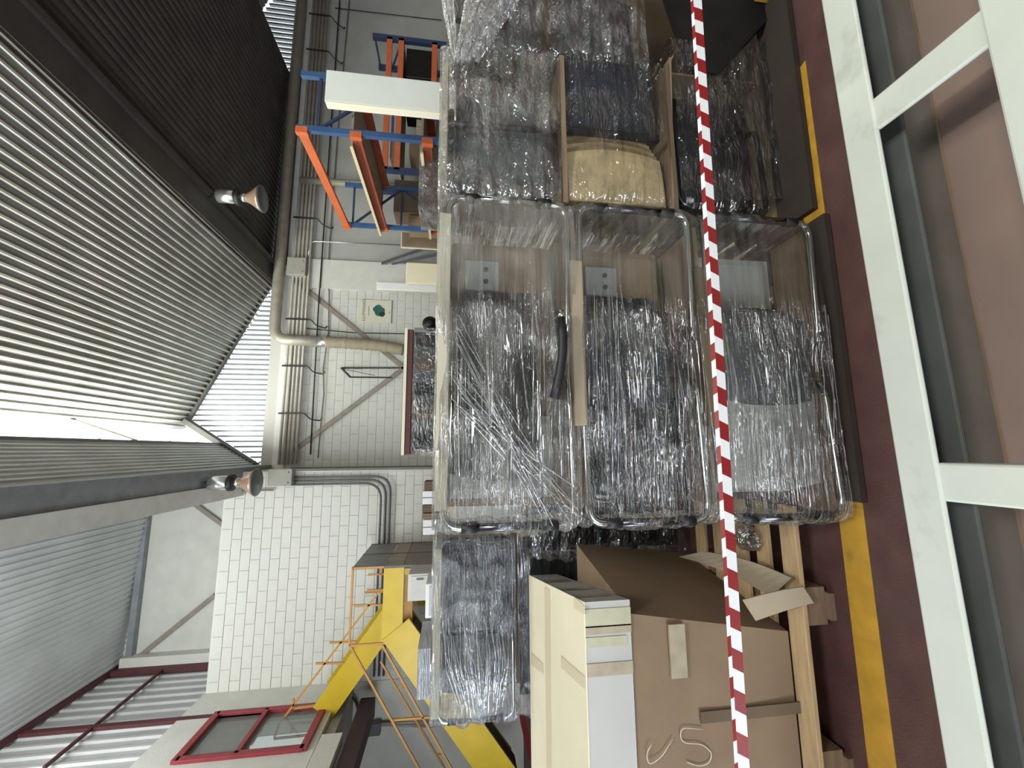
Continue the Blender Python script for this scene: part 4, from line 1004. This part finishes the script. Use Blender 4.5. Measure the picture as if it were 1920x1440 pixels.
# grey control cabinet and white cabinet beyond
def cab(name, x0, y0, x1, y1, Y, d, m_, label, inner=None):
    a = W(x0, y1, Y=Y); b = W(x1, y0, Y=Y); r = empty(name, ((a.x+b.x)/2, Y+d/2, 0), label, 'cabinet')
    box('body', (a.x, Y, 0), (b.x, Y+d, a.z), m_, r, .01); box('door', (a.x+.03, Y-.012, .05), (b.x-.03, Y, a.z-.04), inner or m_, r, .004); box('handle', (b.x-.08, Y-.03, a.z-.22), (b.x-.06, Y-.012, a.z-.12), 'conduit_dark', r); return r
cab('grey_cabinet', 764, 1075, 800, 1128, 6.6, .5, 'pilaster', 'pale grey metal cabinet below the yellow landing')
cab('white_cabinet', 797, 1094, 815, 1160, 5.4, .5, 'white_box', 'white framed cabinet just above the left chair stack', 'box_white')
# white and brown cartons on a far shelf, left of the wrapped load
cz = W(810, 950, Y=5.0).z
table = empty('packing_table', (-.55, 5.3, 0), 'packing table mostly hidden behind the chair stacks', 'table')
box('table_top', (-.98, 5.0, 1.50), (-.1, 5.7, 1.54), 'wood', table)
for x_ in (-.94, -.14):
    for y_ in (5.04, 5.66): box('leg', (x_-.03, y_-.03, 0), (x_+.03, y_+.03, 1.50), 'wood_dark', table)
for k, (y0, y1, x0_, m_, lab) in enumerate(((903, 919, 795, 'cardboard_dark', 'small brown carton at the right of the row behind the stack'), (921, 946, 792, 'white_box', 'white carton with a ribbed front in the row behind the stack'), (947, 961, 792, 'cardboard_dark', 'brown carton beside the ribbed white carton'), (963, 974, 792, 'cardboard', 'narrow brown carton in the middle of the row behind the stack'), (975, 1003, 793, 'white_box', 'plain white carton at the left of the row behind the stack'))):
    a = W(x0_, y1, Y=5.1); b = W(x0_, y0, Y=5.1); carton('small_carton', (a.x, 5.1, 1.54), (b.x, 5.4, a.z), m_, lab)

# ================================================================== PALLET, CARDBOARD BOX, CREAM BOX
pal = empty('wooden_pallet', (-.9, 1.95, 0), 'pale slatted wooden pallet under the big cardboard box', 'pallet')
for a, b in ((1.58, 1.665), (1.74, 1.815), (1.885, 1.965), (2.05, 2.135), (2.215, 2.30)):
    box('slat', (-2.0, a, .122), (-.235, b, .142), 'wood', pal, .003)
for x_ in (-.62, -1.2, -1.85):
    for y_ in (1.60, 1.90, 2.18): box('block', (x_-.07, y_, .022), (x_+.07, y_+.09, .122), 'wood_dark', pal)
    box('bottom_board', (x_-.05, 1.58, 0), (x_+.05, 2.30, .022), 'wood_dark', pal)
PY = 1.67
bx = empty('cardboard_box', (-1.3, 2.0, .143), 'big brown cardboard box with 25 chalked on it, on the pallet', 'box')
xr_t, xr_b = -.63, -.735
zt, zb = .806, .143
def bulge(P0, P1, P2, P3, n, amt, m_, name, dir_):
    V, Fc = [], []
    for j in range(n+1):
        for i in range(n+1):
            u, t = i/n, j/n; p = Vector(P0).lerp(Vector(P1), u).lerp(Vector(P3).lerp(Vector(P2), u), t)
            p += Vector(dir_)*amt*(1-(2*u-1)**2)*(1-(2*t-1)**2)+Vector(dir_)*.006*noise.noise(Vector((u*4, t*4, amt*50)))*(1-(2*t-1)**4)*(1-(2*u-1)**4); V.append(p)
    for j in range(n):
        for i in range(n): a = j*(n+1)+i; Fc.append((a, a+1, a+n+2, a+n+1))
    return mk(name, V, Fc, m_, bx, smooth=True)
bulge((-2.05, PY, zb), (xr_b, PY, zb), (xr_t, PY, zt), (-2.05, PY, zt), 14, .02, 'cardboard', 'front_panel', (0, -1, 0))
bulge((xr_b, PY, zb), (-.60, 2.40, zb), (-.52, 2.38, zt), (xr_t, PY, zt), 14, .035, 'cardboard', 'side_panel', (.9, -.2, 0))
bulge((-2.05, 2.40, zt), (-2.05, PY, zt), (xr_t, PY, zt), (-.52, 2.38, zt), 10, .004, 'cardboard', 'top_panel', (0, 0, 1))
mk('rear_panel', [(-2.05, 2.40, zb), (-.60, 2.40, zb), (-.52, 2.38, zt), (-2.05, 2.40, zt), (-2.05, PY, zb), (-2.05, PY, zt)], [(1, 0, 3, 2), (0, 4, 5, 3)], 'cardboard_dark', bx)
# bent flap standing off the right side, torn lower flap
def curl(name, A, B, out, n, m_, up):
    V, Fc = [], []
    for i in range(n+1):
        t = i/n; p = Vector(A).lerp(Vector(B), t)+Vector(out)*math.sin(t*math.pi*.5); V += [p, p+Vector(up)*(1-.25*t)]
    for i in range(n): Fc.append((2*i, 2*i+2, 2*i+3, 2*i+1))
    o = mk(name, V, Fc, m_, bx); md = o.modifiers.new('thickness', 'SOLIDIFY'); md.thickness = .006; return o
V = []; Fc = []
for i in range(11):
    t = i/10; a = W(1272+173*t, 1044+76*t-10*math.sin(t*3.1), X=-.535-.055*t); b = W(1318+166*t, 1034+50*t-8*math.sin(t*3.1), X=-.455-.045*t)
    V += [a, b, b+Vector((0, .004, -.006)), a+Vector((0, .004, -.006))]
for i in range(10):
    for k in range(4): Fc.append((4*i+k, 4*i+4+k, 4*i+4+(k+1) % 4, 4*i+(k+1) % 4))
Fc += [(0, 1, 2, 3), (43, 42, 41, 40)]
mk('side_flap', V, Fc, 'cardboard_pale', bx)
curl('torn_flap', (-.60, 1.66, .34), (-.56, 1.58, .15), (.03, -.02, 0), 6, 'cardboard_pale', (-.08, 0, -.05))
box('packing_tape', (-.86, PY-.024, .60), (-.67, PY-.014, .665), 'parcel_tape', bx)
box('packing_tape', (-1.02, PY-.027, .143), (-.98, PY-.020, .56), 'cardboard_dark', bx)
# chalked 25
def stroke(pts):
    P = [W(x, y, Y=PY-.024) for x, y in pts]; tube('chalk_digit', P, .0019, 'chalk', bx, 6)
stroke(rounded([Vector((1318, 1367, 0)), Vector((1275, 1364, 0)), Vector((1277, 1393, 0)), Vector((1318, 1395, 0)), Vector((1336, 1412, 0)), Vector((1330, 1432, 0)), Vector((1310, 1437, 0)), Vector((1288, 1429, 0))], 14, 4) and [(p.x, p.y) for p in rounded([Vector((1318, 1367, 0)), Vector((1275, 1364, 0)), Vector((1277, 1393, 0)), Vector((1318, 1395, 0)), Vector((1336, 1412, 0)), Vector((1330, 1432, 0)), Vector((1310, 1437, 0)), Vector((1288, 1429, 0))], 14, 4)])
stroke([(p.x, p.y) for p in rounded([Vector((1222, 1395, 0)), Vector((1212, 1412, 0)), Vector((1216, 1436, 0)), Vector((1240, 1420, 0)), Vector((1262, 1385, 0))], 12, 4)])
# cream topped long box, turned a little
cbx = empty('long_box', (-1.2, 2.2, .81), 'long shallow box with cream top and white sides, taped, on the cardboard box', 'box')
z0, z1 = .812, .992
P = [Vector((-.575, PY-.01, 0)), Vector((-.80, 2.83, 0)), Vector((-2.1, 2.83, 0)), Vector((-2.1, PY-.01, 0))]
def lv(a, z): return (a.x, a.y, z)
mk('front_side', [lv(P[3], z0), lv(P[0], z0), lv(P[0], z1), lv(P[3], z1)], [(0, 1, 2, 3)], 'box_white', cbx)
mk('end_side', [lv(P[0], z0), lv(P[1], z0), lv(P[1], z1), lv(P[0], z1)], [(0, 1, 2, 3)], 'box_white', cbx)
mk('rear_side', [lv(P[1], z0), lv(P[2], z0), lv(P[2], z1), lv(P[1], z1), lv(P[3], z0), lv(P[3], z1)], [(0, 1, 2, 3), (1, 4, 5, 2)], 'box_white', cbx)
prism('lid', [lv(P[0]+Vector((.003, -.003, 0)), z1), lv(P[1]+Vector((.003, .003, 0)), z1), lv(P[2], z1), lv(P[3]+Vector((0, -.003, 0)), z1)], (0, 0, .005), 'cream', cbx)
mk('base_sheet', [lv(p, z0) for p in P], [(3, 2, 1, 0)], 'cardboard', cbx)
ft = PY-.012
for (x0, x1, za, zc_, m_) in ((-.665, -.60, z0+.0, z1, 'parcel_tape_clear'), (-.69, -.66, z0+.0, z1, 'parcel_tape'), (-.735, -.70, z0+.02, z1, 'parcel_tape_clear'), (-.835, -.79, z0, z1, 'parcel_tape')):
    box('packing_tape', (x0, ft-.002, za), (x1, ft, zc_), m_, cbx)
zz = z1+.0062
for q in (((1052, 1230), (1052, 1252), (1096, 1292), (1097, 1270)), ((996, 1224), (996, 1246), (1019, 1264), (1018, 1244)), ((1076, 1118), (1076, 1140), (1096, 1152), (1096, 1136))):
    prism('packing_tape', [tuple(W(x, y, Z=zz)) for x, y in q], (0, 0, .0008), 'lid_tape', cbx)
prism('packing_tape', [tuple(W(x, y, Z=zz)) for x, y in ((1021, 1100), (1031, 1106), (1034, 1440), (1025, 1440))], (0, 0, .0008), 'lid_tape', cbx)
dE = (P[1]-P[0]).normalized(); nE = Vector((dE.y, -dE.x, 0))
for t0, t1 in ((.10, .16), (.30, .36), (.60, .72)):
    a = P[0]+(P[1]-P[0])*t0+nE*.002; b = P[0]+(P[1]-P[0])*t1+nE*.002
    mk('packing_tape', [lv(a, z0+.03), lv(b, z0+.03), lv(b, z1), lv(a, z1)], [(0, 1, 2, 3)], 'parcel_tape', cbx)
# plastic bag lump between the slats
bg = empty('plastic_bag', (-.40, 1.85, .143), 'crumpled clear plastic bag lying on the pallet slats', 'bag')
V = []; Fc = []; n = 12
for j in range(n+1):
    for i in range(n*2):
        a = math.pi*j/n; g = math.pi*i/n; d = Vector((math.sin(a)*math.cos(g), math.sin(a)*math.sin(g), math.cos(a))); k = 1+.35*noise.noise(d*3)
        V.append(Vector((-.40, 1.83, .175))+Vector((d.x*.055*k, d.y*.09*k, d.z*.032*k)))
for j in range(n):
    for i in range(n*2): Fc.append((j*2*n+i, j*2*n+(i+1) % (2*n), (j+1)*2*n+(i+1) % (2*n), (j+1)*2*n+i))
mk('bag_skin', V, Fc, 'film_grey', bg, smooth=True)

# ================================================================== BARRIER TAPE
tp = empty('barrier_tape', (.3, 1.0, .82), 'red and white barrier tape stretched across in front of the stacks', 'barrier tape')
RED, WHT = (.23, .012, .014), (.74, .75, .76)
stripe('tape_lower', RED, WHT, .0885, -.45, .36); stripe('tape_upper', RED, WHT, .0885, .95, .0)
tA, tB = W(1299, -5, Y=1.0), W(1384, 1445, Y=1.0)
dirn = (tA-tB); A = tB-dirn*.35; B = tA+dirn*.35; n = 80; TL = (B-A).length
tp.location = A; tp.rotation_euler = dirn.to_track_quat('X', 'Z').to_euler()
Vl, Fl, Vu, Fu = [], [], [], []
for i in range(n+1):
    t = i/n; y_ = -.012*math.sin(math.pi*t)*0; tw = .003*math.sin(t*9)
    Vl += [(t*TL, -.010+tw, .004), (t*TL, -.012, -.0205)]; Vu += [(t*TL, -.010+tw, .004), (t*TL, -.003, .0100)]
for i in range(n): Fl.append((2*i, 2*i+1, 2*i+3, 2*i+2)); Fu.append((2*i, 2*i+2, 2*i+3, 2*i+1))
for nm, v, f, m_ in (('lower_fold', Vl, Fl, 'tape_lower'), ('upper_fold', Vu, Fu, 'tape_upper')):
    me = bpy.data.meshes.new(nm); me.from_pydata(v, [], f); me.materials.append(MATS[m_]); o = bpy.data.objects.new(nm, me); COL.objects.link(o); o.parent = tp
# the tape's far run, seen behind the box at the left
stripe('tape_far', RED, WHT, .13, .9, .1)
q0, q1 = W(978, 1340, Y=3.9), W(998, 1425, Y=3.4); V = []; Fc = []
for i in range(9):
    t = i/8; p = q0.lerp(q1, t); V += [p+Vector((0, 0, .025)), p+Vector((.0, .01, -.025))]
for i in range(8): Fc.append((2*i, 2*i+1, 2*i+3, 2*i+2))
tag(mk('barrier_tape', V, Fc, 'tape_far'), 'short far piece of red and white tape behind the cream box', 'barrier tape')

# ================================================================== WHITE STEEL FRAME AT THE PHOTOGRAPHER'S FEET
wf = empty('white_steel_frame', (.2, .8, 0), 'white painted steel frame with cross beams lying before the yellow line', 'frame')
FZ = .30
def skew(x): return -.018*x              # the frame is a touch out of line with the floor paint
def fbeam(name, p, q, w_, h_, m_='white_frame'):
    v, f = barv(p, q, w_, h_); bm = bmesh.new(); vs = [bm.verts.new(a) for a in v]
    for a in f: bm.faces.new([vs[i] for i in a])
    bmesh.ops.bevel(bm, geom=list(bm.edges), offset=.006, segments=2, affect='EDGES', profile=.5)
    bm.verts.index_update(); v = [tuple(a.co) for a in bm.verts]; f = [[b.index for b in a.verts] for a in bm.faces]; bm.free()
    return mk(name, v, f, m_, wf)
fbeam('long_beam', (-1.9, .9325, FZ-.007), (2.2, 1.006, FZ-.007), .098, .014)
fbeam('beam_web', (-1.9, .973, FZ-.05), (2.2, 1.047, FZ-.05), .012, .09, 'frame_web_shaded')
fbeam('beam_flange', (-1.9, .9325, FZ-.10), (2.2, 1.006, FZ-.10), .098, .012, 'frame_web_shaded')
fbeam('long_beam', (-1.9, .54, FZ-.05), (2.2, .58, FZ-.05), .22, .10)
fbeam('cross_beam', (-.088, .62, FZ-.052), (-.088, .925, FZ-.052), .094, .09)
fbeam('cross_beam', (.955, .64, FZ-.012), (.955, .94, FZ-.012), .10, .014)
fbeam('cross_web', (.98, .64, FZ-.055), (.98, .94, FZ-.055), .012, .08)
for x_, y_ in ((-1.7, .93), (1.95, .99), (-1.7, .55), (1.95, .58)): box('leg', (x_-.04, y_-.04, 0), (x_+.04, y_+.04, FZ-.1), 'white_frame', wf)
pk = empty('floor_plank', (.2, .8, 0), 'pinkish brown board lying on the floor under the white frame', 'board')
v, f = barv((-1.9, .80, .02), (2.2, .875, .02), .22, .04); mk('board', v, f, 'plank_pink', pk)
v, f = barv((-1.9, .912, .022), (2.2, .987, .022), .004, .045); mk('board_edge', v, f, 'wood_dark', pk)
pk2 = empty('floor_plank', (.2, 1.05, 0), 'grey brown board on the floor beneath the long white beam', 'board')
v, f = barv((-1.9, 1.00, .012), (2.2, 1.075, .012), .165, .024); mk('board', v, f, 'plank_grey', pk2)
v, f = barv((-1.9, .917, .02), (2.2, .992, .02), .003, .03); mk('board_edge', v, f, 'wood_dark', pk2)
